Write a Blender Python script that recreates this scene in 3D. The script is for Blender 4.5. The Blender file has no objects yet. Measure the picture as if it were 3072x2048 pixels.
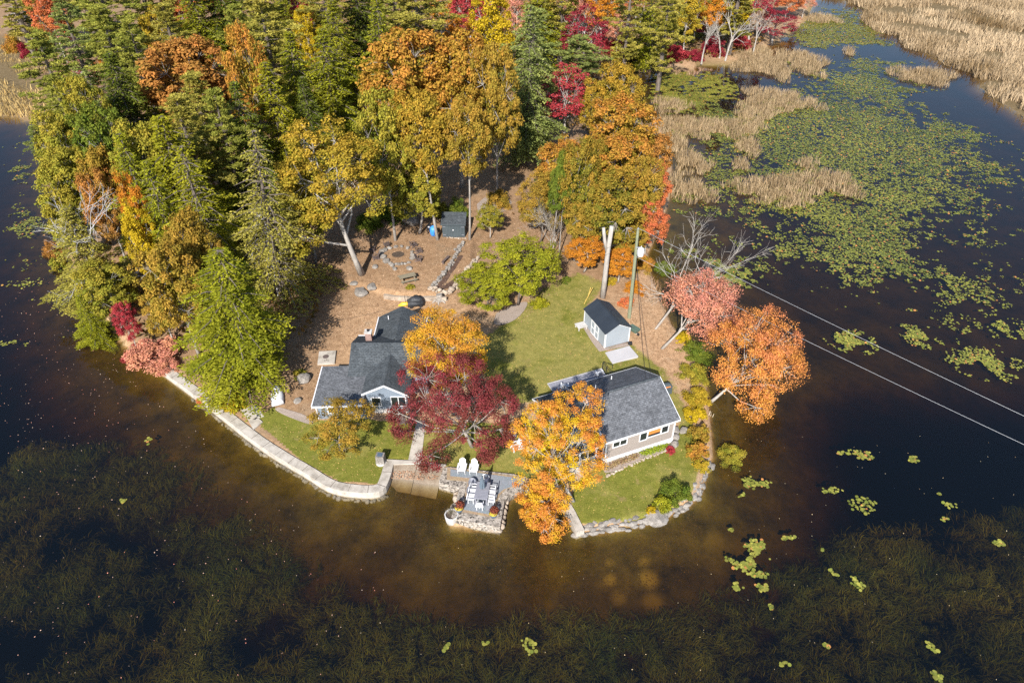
import bpy, bmesh, math, random
import numpy as np
from mathutils import Vector, Matrix
SC = bpy.context.scene
COL = SC.collection
R_ = math.radians
# ------------------------------------------------------------------ camera and survey
PITCH, FOC, CAMH = R_(38), 2132.0, 48.0
def G(q, z=0.0):
    "point of the photograph (3072 px wide) -> world point at height z"
    x = (q[0]-1536)/FOC; y = (q[1]-1024)/FOC
    d = (x, math.cos(PITCH)-y*math.sin(PITCH), -math.sin(PITCH)-y*math.cos(PITCH))
    t = (z-CAMH)/d[2]
    return (d[0]*t, d[1]*t, z)
def depth_at(p):
    return p[1]*math.cos(PITCH)-(p[2]-CAMH)*math.sin(PITCH)
def proj_y(p):
    v = (p[0], p[1], p[2]-CAMH)
    return 1024+FOC*(-(v[1]*math.sin(PITCH)+v[2]*math.cos(PITCH)))/depth_at(p)
KO = 3072/2352
def O(x, y): return (x*KO, y*KO)
def gO(x, y, z=0.0): return G(O(x, y), z)

cam = bpy.data.cameras.new('camera'); cam_o = bpy.data.objects.new('camera', cam); COL.objects.link(cam_o)
cam.lens = 36*FOC/3072; cam.sensor_width = 36; cam.clip_end = 6000; cam.clip_start = .5
cam_o.location = (0, 0, CAMH); cam_o.rotation_euler = (math.pi/2-PITCH, 0, 0)
SC.camera = cam_o
# ------------------------------------------------------------------ light
AZ, EL = R_(12.5), R_(36)
w = bpy.data.worlds.new('World'); SC.world = w; w.use_nodes = True
nt = w.node_tree; nt.nodes.clear()
sky = nt.nodes.new('ShaderNodeTexSky'); sky.sky_type = 'NISHITA'; sky.sun_disc = False
sky.sun_elevation = EL; sky.sun_rotation = math.pi+AZ; sky.air_density = 1.0; sky.dust_density = .4; sky.ozone_density = 2.0
bg = nt.nodes.new('ShaderNodeBackground'); bg.inputs[1].default_value = .105
wo = nt.nodes.new('ShaderNodeOutputWorld')
nt.links.new(sky.outputs[0], bg.inputs[0]); nt.links.new(bg.outputs[0], wo.inputs[0])
sl = bpy.data.lights.new('sun', 'SUN'); sl.energy = 5.0; sl.angle = R_(.53); sl.color = (1, .955, .88)
so = bpy.data.objects.new('sun', sl); COL.objects.link(so)
so.rotation_euler = Vector((math.sin(AZ)*math.cos(EL), math.cos(AZ)*math.cos(EL), -math.sin(EL))).to_track_quat('-Z', 'Y').to_euler()
so.location = (0, -50, 100)
SC.view_settings.view_transform = 'Standard'; SC.view_settings.look = 'None'; SC.view_settings.gamma = 1
SC.view_settings.exposure = 0.80
SC.cycles.max_bounces = 8; SC.cycles.transparent_max_bounces = 12; SC.cycles.diffuse_bounces = 3; SC.cycles.glossy_bounces = 3
SC.cycles.use_denoising = False
# ------------------------------------------------------------------ tags
def tag(o, label=None, cat=None, group=None, kind=None):
    if label: o['label'] = label
    if cat: o['category'] = cat
    if group: o['group'] = group
    if kind: o['kind'] = kind
    return o
def thing(name, loc, label, cat, group=None, rz=0.0):
    o = bpy.data.objects.new(name, None); COL.objects.link(o); o.location = loc; o.rotation_euler = (0, 0, rz)
    o.empty_display_size = .3
    return tag(o, label, cat, group)
def copy_tree(o, parent=None):
    c = o.copy(); COL.objects.link(c); c.parent = parent
    for ch in list(o.children): copy_tree(ch, c)
    return c
# ------------------------------------------------------------------ materials
class NT:
    def __init__(s, name):
        s.m = bpy.data.materials.new(name); s.m.use_nodes = True; s.t = s.m.node_tree; s.t.nodes.clear()
        s.out = s.n('ShaderNodeOutputMaterial')
    def n(s, t, **kw):
        x = s.t.nodes.new(t)
        for k, v in kw.items(): setattr(x, k, v)
        return x
    def l(s, a, b): s.t.links.new(a, b)
    def coord(s, kind='Object', scale=(1, 1, 1)):
        tc = s.n('ShaderNodeTexCoord'); mp = s.n('ShaderNodeMapping'); mp.inputs['Scale'].default_value = scale
        s.l(tc.outputs[kind], mp.inputs[0]); return mp.outputs[0]
    def noise(s, scale, detail=4, rough=.6, vec=None, out=0, dist=0):
        x = s.n('ShaderNodeTexNoise'); x.inputs['Scale'].default_value = scale; x.inputs['Detail'].default_value = detail
        x.inputs['Roughness'].default_value = rough; x.inputs['Distortion'].default_value = dist
        if vec is not None: s.l(vec, x.inputs['Vector'])
        return x.outputs[out]
    def ramp(s, fac, stops):
        r = s.n('ShaderNodeValToRGB'); e = r.color_ramp.elements
        while len(e) < len(stops): e.new(.5)
        for k, (p, c) in enumerate(stops):
            e[k].position = p; e[k].color = (*c, 1) if len(c) == 3 else c
        s.l(fac, r.inputs[0]); return r.outputs[0]
    def mix(s, fac, a, b, mode='MIX'):
        x = s.n('ShaderNodeMix', data_type='RGBA', blend_type=mode)
        for i, v in ((0, fac), (6, a), (7, b)):
            if isinstance(v, (int, float)): x.inputs[i].default_value = v
            elif isinstance(v, tuple): x.inputs[i].default_value = (*v, 1) if len(v) == 3 else v
            else: s.l(v, x.inputs[i])
        return x.outputs[2]
    def math(s, op, a, b=None, c=None, clamp=False):
        x = s.n('ShaderNodeMath', operation=op, use_clamp=clamp)
        for i, v in enumerate((a, b, c)):
            if v is None: continue
            if isinstance(v, (int, float)): x.inputs[i].default_value = v
            else: s.l(v, x.inputs[i])
        return x.outputs[0]
    def attr(s, name, kind='GEOMETRY', out='Fac'):
        a = s.n('ShaderNodeAttribute', attribute_type=kind, attribute_name=name); return a.outputs[out]
    def sstep(s, x, lo, hi):
        m = s.n('ShaderNodeMapRange', interpolation_type='SMOOTHSTEP'); s.l(x, m.inputs[0])
        m.inputs[1].default_value = lo; m.inputs[2].default_value = hi; return m.outputs[0]
    def bump(s, h, strength=.5, dist=.05):
        b = s.n('ShaderNodeBump'); b.inputs['Strength'].default_value = strength; b.inputs['Distance'].default_value = dist
        s.l(h, b.inputs['Height']); return b.outputs[0]
    def principled(s, col, rough=.8, spec=.3, metal=0, normal=None):
        p = s.n('ShaderNodeBsdfPrincipled')
        if isinstance(col, tuple): p.inputs['Base Color'].default_value = (*col[:3], 1)
        else: s.l(col, p.inputs['Base Color'])
        p.inputs['Roughness'].default_value = rough; p.inputs['Specular IOR Level'].default_value = spec; p.inputs['Metallic'].default_value = metal
        if normal is not None: s.l(normal, p.inputs['Normal'])
        s.l(p.outputs[0], s.out.inputs[0]); return s.m
def rough_mat(name, c1, c2, scale=3.0, fine=25.0, rough=.85, spec=.25, bump=.4, bd=.02, c3=None, metal=0, stretch=(1, 1, 1)):
    k = NT(name); v = k.coord('Object', stretch)
    a = k.noise(scale, 5, .65, v); b = k.noise(fine, 3, .6, v)
    f = k.math('ADD', k.math('MULTIPLY', a, .6), k.math('MULTIPLY', b, .4))
    stops = [(.34, c1), (.64, c2)] if c3 is None else [(.34, c1), (.52, c2), (.66, c3)]
    c = k.ramp(f, stops)
    return k.principled(c, rough, spec, metal, k.bump(b, bump, bd))
M = {}
M['concrete'] = rough_mat('concrete', (.22, .19, .155), (.44, .395, .34), 1.2, 18, c3=(.52, .475, .42))
M['old_concrete'] = rough_mat('old_concrete', (.17, .15, .12), (.40, .37, .32), 1.0, 14, c3=(.50, .47, .42))
M['pale_slab'] = rough_mat('pale_slab', (.40, .385, .39), (.47, .455, .46), .8, 30)
M['ramp_concrete'] = rough_mat('ramp_concrete', (.13, .095, .065), (.25, .20, .15), .7, 12, c3=(.32, .27, .21))
M['shingle'] = None
M['white'] = rough_mat('white_paint', (.62, .62, .64), (.72, .72, .73), 2, 30, .5, .4, .1)
M['white_stain'] = rough_mat('whitewash', (.36, .34, .31), (.56, .54, .52), 1.5, 12, .7, .3, .3)
M['bluegrey'] = rough_mat('blue_grey_siding', (.14, .175, .225), (.18, .215, .265), 1.2, 30, .6, .35, .15)
M['shedgrey'] = rough_mat('pale_blue_grey_board', (.26, .295, .33), (.31, .345, .38), .8, 30, .6, .35, .15)
M['brick'] = None
M['wood_grey'] = rough_mat('weathered_wood', (.13, .11, .08), (.30, .26, .18), 2, 20, .85, .2, .5, stretch=(1, 5, 5))
M['wood_brown'] = rough_mat('brown_stained_wood', (.07, .05, .045), (.17, .13, .12), 2, 20, .7, .3, .4)
M['wood_yellow'] = rough_mat('yellow_wood', (.45, .30, .07), (.62, .45, .12), 3, 25, .6, .3, .2)
M['pole'] = rough_mat('treated_pole', (.13, .15, .09), (.27, .28, .19), 1.5, 12, .85, .2, .5, stretch=(4, 4, .6))
M['bark'] = rough_mat('grey_bark', (.17, .15, .13), (.42, .38, .34), 1.4, 9, .9, .15, .8, .05, stretch=(3, 3, .7))
M['bark_dark'] = rough_mat('brown_bark', (.07, .055, .045), (.20, .165, .14), 1.4, 9, .9, .15, .8, .05, stretch=(3, 3, .7))
M['bark_pale'] = rough_mat('pale_bark', (.22, .20, .175), (.46, .42, .38), 1.4, 9, .9, .15, .5, .03, stretch=(3, 3, .9))
M['bark_dead'] = rough_mat('silver_dead_wood', (.30, .29, .30), (.56, .54, .54), 1.4, 9, .9, .15, .5, .03, stretch=(3, 3, .9))
M['rock'] = rough_mat('granite', (.10, .09, .08), (.24, .215, .19), 1.2, 10, .9, .2, .6, .05, c3=(.38, .35, .32))
M['rock_warm'] = rough_mat('fieldstone', (.17, .13, .095), (.37, .30, .235), 1.2, 10, .9, .2, .6, .05, c3=(.52, .45, .37))
M['metal_dark'] = rough_mat('dark_rib_metal', (.02, .026, .036), (.03, .038, .05), 1, 20, .42, .5, .03)
M['black'] = rough_mat('black_paint', (.012, .012, .014), (.03, .03, .034), 2, 20, .5, .4, .1)
M['tarp'] = rough_mat('black_tarp', (.02, .022, .026), (.05, .054, .062), 2, 9, .45, .5, .9, .08)
M['slate'] = rough_mat('dark_slate_paint', (.05, .065, .075), (.075, .095, .105), 1, 20, .6, .3, .2)
M['bluestone'] = None
M['glass'] = None
M['orange_cloth'] = rough_mat('orange_curtain', (.42, .14, .03), (.62, .24, .06), 3, 20, .8, .2, .2)
M['grey_cloth'] = rough_mat('grey_umbrella_cloth', (.075, .10, .13), (.13, .165, .20), 3, 20, .8, .2, .3)
M['grey_top'] = rough_mat('grey_table_top', (.22, .22, .255), (.28, .28, .32), 3, 30, .6, .3, .1)
M['grey_shell'] = rough_mat('grey_shell', (.17, .175, .21), (.22, .23, .27), 3, 30, .6, .3, .1)
M['blue_tarp'] = rough_mat('blue_tarp', (.02, .16, .62), (.06, .32, .85), 4, 14, .4, .5, .8, .05)
M['pot'] = rough_mat('blue_glazed_pot', (.05, .08, .12), (.11, .15, .20), 4, 20, .35, .5, .2)
M['soil'] = rough_mat('soil', (.04, .03, .022), (.12, .09, .07), 5, 30, .95, .1, .8)
M['gravel'] = rough_mat('gravel', (.20, .15, .12), (.42, .35, .30), 8, 40, .95, .2, .9, .03)
M['mulch'] = rough_mat('mulch', (.05, .033, .026), (.16, .10, .075), 3, 22, .95, .1, .9, .05)
M['cable'] = rough_mat('cable', (.32, .33, .35), (.44, .45, .47), 2, 20, .4, .5, .1)
M['green_tub'] = rough_mat('green_plastic', (.06, .10, .08), (.12, .17, .13), 2, 20, .5, .4, .1)
M['yellow'] = rough_mat('yellow_plastic', (.75, .46, .03), (.82, .55, .06), 2, 20, .4, .4, .1)
M['orange'] = rough_mat('orange_plastic', (.70, .20, .04), (.75, .26, .07), 2, 20, .4, .4, .1)
M['boat_white'] = rough_mat('white_hull', (.70, .71, .73), (.82, .82, .84), 1.5, 18, .4, .5, .1)

def shingle(name, a, b, c):
    k = NT(name); v = k.coord('Object')
    br = k.n('ShaderNodeTexBrick'); k.l(v, br.inputs['Vector'])
    br.inputs['Color1'].default_value = (*a, 1); br.inputs['Color2'].default_value = (*b, 1); br.inputs['Mortar'].default_value = (*c, 1)
    br.inputs['Scale'].default_value = 1; br.inputs['Mortar Size'].default_value = .012; br.inputs['Brick Width'].default_value = .33; br.inputs['Row Height'].default_value = .16
    br.inputs['Bias'].default_value = 0
    n1 = k.noise(26, 3, .7, v); n2 = k.noise(1.1, 4, .6, v); n3 = k.noise(5.0, 3, .7, v)
    col = k.mix(1.0, br.outputs[0], k.ramp(n1, [(.3, (.5, .5, .5)), (.7, (1.5, 1.5, 1.5))]), 'MULTIPLY')
    col = k.mix(1.0, col, k.ramp(n2, [(.3, (.8, .8, .8)), (.7, (1.2, 1.2, 1.2))]), 'MULTIPLY')
    col = k.mix(1.0, col, k.ramp(n3, [(.35, (.7, .7, .7)), (.65, (1.3, 1.3, 1.3))]), 'MULTIPLY')
    return k.principled(col, .9, .2, 0, k.bump(k.math('ADD', br.outputs[1], n1), .5, .015))
M['shingle'] = shingle('grey_shingles', (.055, .064, .072), (.082, .092, .10), (.03, .034, .038))
M['shingle_pale'] = shingle('pale_grey_shingles', (.096, .10, .11), (.14, .145, .157), (.056, .06, .066))
def brick(name, c1, c2, mortar, bw, rh, ms=.01, rough=.85):
    k = NT(name); v = k.coord('Object')
    br = k.n('ShaderNodeTexBrick'); k.l(v, br.inputs['Vector'])
    br.inputs['Color1'].default_value = (*c1, 1); br.inputs['Color2'].default_value = (*c2, 1); br.inputs['Mortar'].default_value = (*mortar, 1)
    br.inputs['Scale'].default_value = 1; br.inputs['Mortar Size'].default_value = ms; br.inputs['Brick Width'].default_value = bw; br.inputs['Row Height'].default_value = rh
    n1 = k.noise(9, 4, .7, v)
    col = k.mix(1.0, br.outputs[0], k.ramp(n1, [(.3, (.65, .65, .65)), (.7, (1.35, 1.35, 1.35))]), 'MULTIPLY')
    return k.principled(col, rough, .2, 0, k.bump(n1, .3, .02))
M['brick'] = brick('red_brick', (.24, .085, .07), (.32, .13, .10), (.26, .17, .145), .22, .075)
M['brick_paver'] = brick('tan_brick_border', (.29, .185, .115), (.35, .26, .14), (.29, .25, .21), .24, .12)
M['bluestone'] = brick('bluestone_pavers', (.19, .225, .25), (.24, .25, .28), (.21, .205, .205), .62, .46, .012)
M['taupe'] = brick('taupe_shingle_siding', (.35, .30, .27), (.41, .36, .325), (.28, .24, .215), .3, .14, .008)
def pebbled():
    k = NT('pebbled_stone'); v = k.coord('Object')
    vo = k.n('ShaderNodeTexVoronoi'); vo.inputs['Scale'].default_value = 6.5; k.l(v, vo.inputs['Vector'])
    n = k.noise(5, 4, .7, v)
    c = k.ramp(k.math('ADD', k.math('MULTIPLY', vo.outputs['Color'], .6), k.math('MULTIPLY', n, .4)), [(.25, (.05, .045, .04)), (.42, (.22, .19, .16)), (.6, (.36, .315, .27)), (.8, (.46, .41, .36))])
    return k.principled(c, .9, .2, 0, k.bump(vo.outputs[0], .7, .05))
M['pebbled'] = pebbled()
k = NT('window_glass'); k.principled((.015, .02, .025), .06, .7); M['glass'] = k.m

def leaf_mat(name, trans=.3):
    k = NT(name)
    oi = k.n('ShaderNodeObjectInfo'); c2 = k.attr('colb', 'OBJECT', 'Color'); t = k.attr('tint'); r = k.attr('rnd')
    c = k.mix(t, oi.outputs['Color'], c2)
    val = k.math('ADD', k.math('MULTIPLY', r, .7), .65)
    cv = k.n('ShaderNodeCombineColor'); [k.l(val, cv.inputs[i]) for i in range(3)]
    c = k.mix(1.0, c, cv.outputs[0], 'MULTIPLY')
    d = k.n('ShaderNodeBsdfDiffuse'); tr = k.n('ShaderNodeBsdfTranslucent'); k.l(c, d.inputs[0]); k.l(c, tr.inputs[0])
    mx = k.n('ShaderNodeMixShader'); mx.inputs[0].default_value = trans; k.l(d.outputs[0], mx.inputs[1]); k.l(tr.outputs[0], mx.inputs[2])
    k.l(mx.outputs[0], k.out.inputs[0]); return k.m
M['leaf'] = leaf_mat('foliage'); M['needle'] = leaf_mat('needles', .28); M['reed'] = leaf_mat('dry_reed', .25)

# ------------------------------------------------------------------ mesh helpers
class MB:
    def __init__(s): s.v = []; s.f = []
    def add(s, vs, fs):
        b = len(s.v); s.v.extend([tuple(map(float, p)) for p in vs]); s.f.extend([tuple(i+b for i in f) for f in fs]); return s
    def box(s, c, d, rz=0.0, top=None):
        hx, hy, hz = d[0]/2, d[1]/2, d[2]/2; ca, sa = math.cos(rz), math.sin(rz); vs = []
        for z in (-hz, hz):
            k = 1 if (z < 0 or top is None) else top
            for x, y in ((-hx, -hy), (hx, -hy), (hx, hy), (-hx, hy)):
                x *= k; y *= k
                vs.append((c[0]+x*ca-y*sa, c[1]+x*sa+y*ca, c[2]+z))
        return s.add(vs, [(3, 2, 1, 0), (4, 5, 6, 7), (0, 1, 5, 4), (1, 2, 6, 5), (2, 3, 7, 6), (3, 0, 4, 7)])
    def b2(s, lo, hi): return s.box([(a+b)/2 for a, b in zip(lo, hi)], [b-a for a, b in zip(lo, hi)])
    def prism(s, poly, z0, z1):
        n = len(poly); a = sum(poly[i][0]*poly[(i+1) % n][1]-poly[(i+1) % n][0]*poly[i][1] for i in range(n))
        if a < 0: poly = poly[::-1]
        zz = lambda z, i: z[i] if isinstance(z, (list, tuple)) else z
        vs = [(p[0], p[1], zz(z0, i)) for i, p in enumerate(poly)]+[(p[0], p[1], zz(z1, i)) for i, p in enumerate(poly)]
        return s.add(vs, [tuple(range(n-1, -1, -1)), tuple(range(n, 2*n))]+[(i, (i+1) % n, n+(i+1) % n, n+i) for i in range(n)])
    def slab(s, pts, t):
        "a flat plate through pts, thickened downwards"
        p = [Vector(q) for q in pts]; n = (p[1]-p[0]).cross(p[2]-p[0]).normalized()
        if n.z < 0: p = p[::-1]; n = -n
        m = len(p); q = [a-n*t for a in p]
        return s.add(p+q, [tuple(range(m)), tuple(range(2*m-1, m-1, -1))]+[(i, m+i, m+(i+1) % m, (i+1) % m) for i in range(m)])
    def tube(s, pts, rad, n=6, cap=True):
        P = [Vector(p) for p in pts]; rings = []
        if not isinstance(rad, (list, tuple)): rad = [rad]*len(P)
        for i, p in enumerate(P):
            d = (P[min(i+1, len(P)-1)]-P[max(i-1, 0)])
            if d.length < 1e-6: d = Vector((0, 0, 1))
            d.normalize(); u = d.orthogonal() if abs(d.z) > .95 else d.cross(Vector((0, 0, 1)))
            u.normalize(); v = d.cross(u)
            rings.append([p+(u*math.cos(2*math.pi*k/n)+v*math.sin(2*math.pi*k/n))*rad[i] for k in range(n)])
        vs = [q for r in rings for q in r]; fs = []
        for i in range(len(P)-1):
            for k in range(n): fs.append((i*n+k, i*n+(k+1) % n, (i+1)*n+(k+1) % n, (i+1)*n+k))
        if cap: fs += [tuple(range(n-1, -1, -1)), tuple((len(P)-1)*n+k for k in range(n))]
        return s.add(vs, fs)
    def lathe(s, prof, c=(0, 0, 0), n=16):
        vs = [(c[0]+r*math.cos(2*math.pi*k/n), c[1]+r*math.sin(2*math.pi*k/n), c[2]+z) for r, z in prof for k in range(n)]
        fs = [(i*n+k, i*n+(k+1) % n, (i+1)*n+(k+1) % n, (i+1)*n+k) for i in range(len(prof)-1) for k in range(n)]
        fs += [tuple(range(n-1, -1, -1)), tuple((len(prof)-1)*n+k for k in range(n))]
        return s.add(vs, fs)
    def build(s, name, mat, parent=None, smooth=False, bevel=0):
        me = bpy.data.meshes.new(name); me.from_pydata(s.v, [], s.f); me.update()
        if mat: me.materials.append(M[mat] if isinstance(mat, str) else mat)
        if smooth: me.polygons.foreach_set('use_smooth', [True]*len(me.polygons))
        o = bpy.data.objects.new(name, me); COL.objects.link(o)
        if parent: o.parent = parent
        if bevel:
            b = o.modifiers.new('bevel', 'BEVEL'); b.width = bevel; b.segments = 2; b.limit_method = 'ANGLE'
        return o
# rocks
_b = bmesh.new(); bmesh.ops.create_icosphere(_b, subdivisions=2, radius=1)
ICO_V = np.array([v.co[:] for v in _b.verts]); ICO_F = [tuple(v.index for v in f.verts) for f in _b.faces]; _b.free()
def rock(mb, c, r, rng, rz=None):
    v = ICO_V.copy(); a = rng.normal(size=(7, 3)); a /= np.linalg.norm(a, axis=1)[:, None]
    for k in range(7):   # chop with random planes: angular stone
        d = v@a[k]; lim = rng.uniform(.6, .9); v -= np.outer(np.maximum(d-lim, 0), a[k])
    v += rng.normal(size=v.shape)*.025
    v *= np.array(r); t = rng.uniform(0, 6.28) if rz is None else rz
    x = v[:, 0]*math.cos(t)-v[:, 1]*math.sin(t); y = v[:, 0]*math.sin(t)+v[:, 1]*math.cos(t)
    mb.add(np.stack([x+c[0], y+c[1], v[:, 2]+c[2]], 1), ICO_F)
def resample(pts, step):
    P = np.array(pts, float); seg = np.linalg.norm(np.diff(P, axis=0), axis=1); L = np.concatenate([[0], np.cumsum(seg)])
    t = np.linspace(0, L[-1], max(2, int(L[-1]/step)+1)); return np.stack([np.interp(t, L, P[:, k]) for k in range(P.shape[1])], 1)
def smooth_line(pts, it=2):
    P = [np.array(p, float) for p in pts]
    for _ in range(it):
        Q = [P[0]]
        for a, b in zip(P[:-1], P[1:]): Q += [a*.75+b*.25, a*.25+b*.75]
        P = Q+[P[-1]]
    return np.array(P)
def stone_line(name, pts, r, rng, mat, label, cat, layers=1, spread=.15, z=None, parent=None):
    mb = MB(); P = resample(pts, r*1.25)
    for L in range(layers):
        for p in P:
            s = r*rng.uniform(.65, 1.25)
            zz = (land(p[0], p[1]) if z is None else z)+L*r*.8
            rock(mb, (p[0]+rng.normal()*spread, p[1]+rng.normal()*spread, zz+s*.25), (s, s*rng.uniform(.6, .95), s*rng.uniform(.5, .75)), rng)
    o = mb.build(name, mat, parent)
    if label: tag(o, label, cat)
    return o
def quads_mesh(name, V, mat, attrs=None, tri=False):
    "V: (N,k,3) separate faces, per-face attributes"
    N, kk = V.shape[:2]; me = bpy.data.meshes.new(name)
    me.vertices.add(N*kk); me.vertices.foreach_set('co', np.ascontiguousarray(V, dtype=np.float32).ravel())
    me.loops.add(N*kk); me.loops.foreach_set('vertex_index', np.arange(N*kk, dtype=np.int32))
    me.polygons.add(N); me.polygons.foreach_set('loop_start', np.arange(0, N*kk, kk, dtype=np.int32))
    me.update(calc_edges=True)
    for k, a in (attrs or {}).items():
        at = me.attributes.new(k, 'FLOAT', 'FACE'); at.data.foreach_set('value', np.ascontiguousarray(a, dtype=np.float32))
    me.materials.append(M[mat] if isinstance(mat, str) else mat)
    return me
def unit(a): return a/np.maximum(np.linalg.norm(a, axis=-1, keepdims=True), 1e-9)
def leaves(C, N, D, L, W):
    "leaf rhombi: centre, normal, long direction, length, width"
    N = unit(N); D = unit(D-(D*N).sum(1, keepdims=True)*N); S = np.cross(N, D)
    L = np.broadcast_to(np.asarray(L, float), (len(C),))[:, None]/2; W = np.broadcast_to(np.asarray(W, float), (len(C),))[:, None]/2
    return np.stack([C-D*L, C+S*W+N*W*.25-D*L*.1, C+D*L, C-S*W+N*W*.25-D*L*.1], 1)
def mesh_obj(name, me, parent=None):
    o = bpy.data.objects.new(name, me); COL.objects.link(o); o.parent = parent; return o
def paint(o, a, b):
    o.color = (*a, 1); o['colb'] = [float(x) for x in b]; return o
# ------------------------------------------------------------------ terrain
SHORE = [(375,856),(440,903),(500,948),(560,998),(600,1028),(650,1060),(700,1088),(740,1118),(775,1131),(830,1137),(876,1136),(893,1112),(905,1070),
 (1008,1080),(1010,1112),(1062,1124),(1030,1193),(1040,1208),(1148,1214),(1166,1150),(1190,1128),(1235,1118),(1270,1128),(1290,1158),(1310,1190),(1322,1222),(1400,1216),(1470,1203),(1530,1184),(1580,1163),(1612,1130),(1626,1085),
 (1640,1045),(1636,990),(1630,930),(1625,880),(1585,800),(1545,745),(1500,640),(1490,580),(1520,520),(1540,450),(1545,380),(1520,290),(1470,215),(1425,185),(1440,165),(1560,160),(1700,140),(1790,95),(1840,50),(1860,0)]
SH_L = [(0,268),(60,270),(105,300),(115,350),(120,440),(135,520),(150,580),(185,650),(225,715),(265,770),(315,822)]
shore = [gO(x, y, .1)[:2] for x, y in SHORE]
left = [gO(x, y, .1)[:2] for x, y in SH_L]
far = [(150, 330), (200, 700), (260, 1600), (-600, 1600), (-420, 400), (-260, 190)]
SHORE_W = np.array(shore+far+left)
def inside(poly, X, Y):
    P = np.asarray(poly, float); r = np.zeros(X.shape, bool); n = len(P)
    for i in range(n):
        x0, y0 = P[i]; x1, y1 = P[(i+1) % n]
        if y0 == y1: continue
        c = ((y0 > Y) != (y1 > Y)) & (X < (x1-x0)*(Y-y0)/(y1-y0)+x0); r ^= c
    return r
def sdist(poly, X, Y):
    P = np.asarray(poly, float); d = np.full(X.shape, 1e9); n = len(P)
    for i in range(n):
        a = P[i]; e = P[(i+1) % n]-a; wx = X-a[0]; wy = Y-a[1]
        t = np.clip((wx*e[0]+wy*e[1])/max(e@e, 1e-9), 0, 1)
        d = np.minimum(d, (wx-e[0]*t)**2+(wy-e[1]*t)**2)
    d = np.sqrt(d); return np.where(inside(P, X, Y), d, -d)
def ss(x, a, b):
    t = np.clip((x-a)/(b-a), 0, 1); return t*t*(3-2*t)
def polyO(pts, z=.8): return [gO(x, y, z)[:2] for x, y in pts]
UPPER = polyO([(690,560),(760,640),(805,655),(860,667),(905,679),(960,684),(1010,681),(1085,603),(1092,560),(1130,520),(1190,470),(1250,330),(900,300),(600,380)], 1.0)
FIELD = polyO([(1900,-60),(1890,-10),(1990,20),(1975,45),(2010,72),(2060,85),(2075,110),(2140,125),(2170,150),(2235,170),(2240,200),(2290,230),(2330,262),(2420,300),(2500,200),(2500,-60)], .1)
FIELD = FIELD+[(400, 400), (700, 1500), (260, 1500), (160, 330)]
LMARSH = polyO([(-60,80),(60,100),(112,150),(118,255),(60,268),(-60,262)], .3)
LAWNS = [polyO([(585,965),(628,935),(722,968),(845,966),(955,975),(945,1058),(888,1056),(868,1110),(780,1105),(700,1062)], .6),
 polyO([(972,970),(1180,975),(1310,960),(1330,1060),(1290,1110),(1182,1090),(1025,1068),(968,1062)], .7),
 polyO([(1308,1140),(1340,1090),(1370,1075),(1540,1010),(1575,950),(1606,1000),(1608,1070),(1590,1128),(1530,1163),(1470,1190),(1330,1202)], .6),
 polyO([(1390,770),(1450,790),(1530,850),(1592,960),(1560,965),(1500,885),(1430,850)], .9),
 polyO([(1120,770),(1170,735),(1215,690),(1270,650),(1330,628),(1390,650),(1350,705),(1395,810),(1440,850),(1260,915),(1150,930),(1090,820)], .9)]
def land(X, Y):
    sc = np.isscalar(X); X = np.atleast_1d(np.asarray(X, float)); Y = np.atleast_1d(np.asarray(Y, float))
    d = sdist(SHORE_W, X, Y)
    up = ss(sdist(UPPER, X, Y), -.25, .35)
    hin = .55+.40*ss(d, .5, 9)+.75*ss(d, 14, 45)*ss(Y, 70, 100)+.5*up*ss(d, 3, 9)
    cove = ss(X, 12, 22)*ss(Y, 46, 58)
    dmax = 1-cove*.66
    out = -.5-.45*ss(-d, 1, 8)-1.6*dmax*ss(-d, 6, 17)
    out = out*(1-.42*cove)
    z = np.where(d > 0, hin*ss(d, -.05, .5)+(1-ss(d, -.05, .5))*-.2, -.25*(1-ss(-d, 0, 1.2))+out*ss(-d, 0, 1.2))
    fm = np.maximum(ss(sdist(FIELD, X, Y), -1.5, 1.0), ss(sdist(LMARSH, X, Y), -1, 1))
    z = np.where(d > .3, z, z*(1-fm)+.10*fm)
    und = .05*np.sin(X*.9+Y*.37)*np.sin(Y*.7-X*.23)+.03*np.sin(X*2.3+1)*np.sin(Y*1.9)
    z = z+und*np.where(d > 1, .5, np.where(d < -2, 1, .1))
    return float(z[0]) if sc else z
def GT(q):
    z = .7
    for _ in range(5):
        p = G(q, z); z = land(p[0], p[1])
    return (p[0], p[1], z)
def gT(x, y): return GT(O(x, y))

def axis(lo, hi, step, far_lo, far_hi, g=1.07):
    a = list(np.arange(lo, hi+1e-6, step)); s = step
    while a[-1] < far_hi: s *= g; a.append(a[-1]+s)
    s = step
    while a[0] > far_lo: s *= g; a.insert(0, a[0]-s)
    return np.array(a)
ax = axis(-34, 34, .33, -2500, 2500); ay = axis(24, 92, .33, -600, 4000)
XX, YY = np.meshgrid(ax, ay); nx, ny = len(ax), len(ay)
fx, fy = XX.ravel(), YY.ravel(); fz = land(fx, fy)
D_SH = sdist(SHORE_W, fx, fy)
me = bpy.data.meshes.new('ground')
me.vertices.add(nx*ny); me.vertices.foreach_set('co', np.stack([fx, fy, fz], 1).astype(np.float32).ravel())
ii = np.arange(nx*ny).reshape(ny, nx)
Q = np.stack([ii[:-1, :-1], ii[:-1, 1:], ii[1:, 1:], ii[1:, :-1]], -1).reshape(-1, 4)
me.loops.add(Q.size); me.loops.foreach_set('vertex_index', Q.ravel().astype(np.int32))
me.polygons.add(len(Q)); me.polygons.foreach_set('loop_start', np.arange(0, Q.size, 4, dtype=np.int32))
me.polygons.foreach_set('use_smooth', np.ones(len(Q), bool)); me.update(calc_edges=True)
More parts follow.
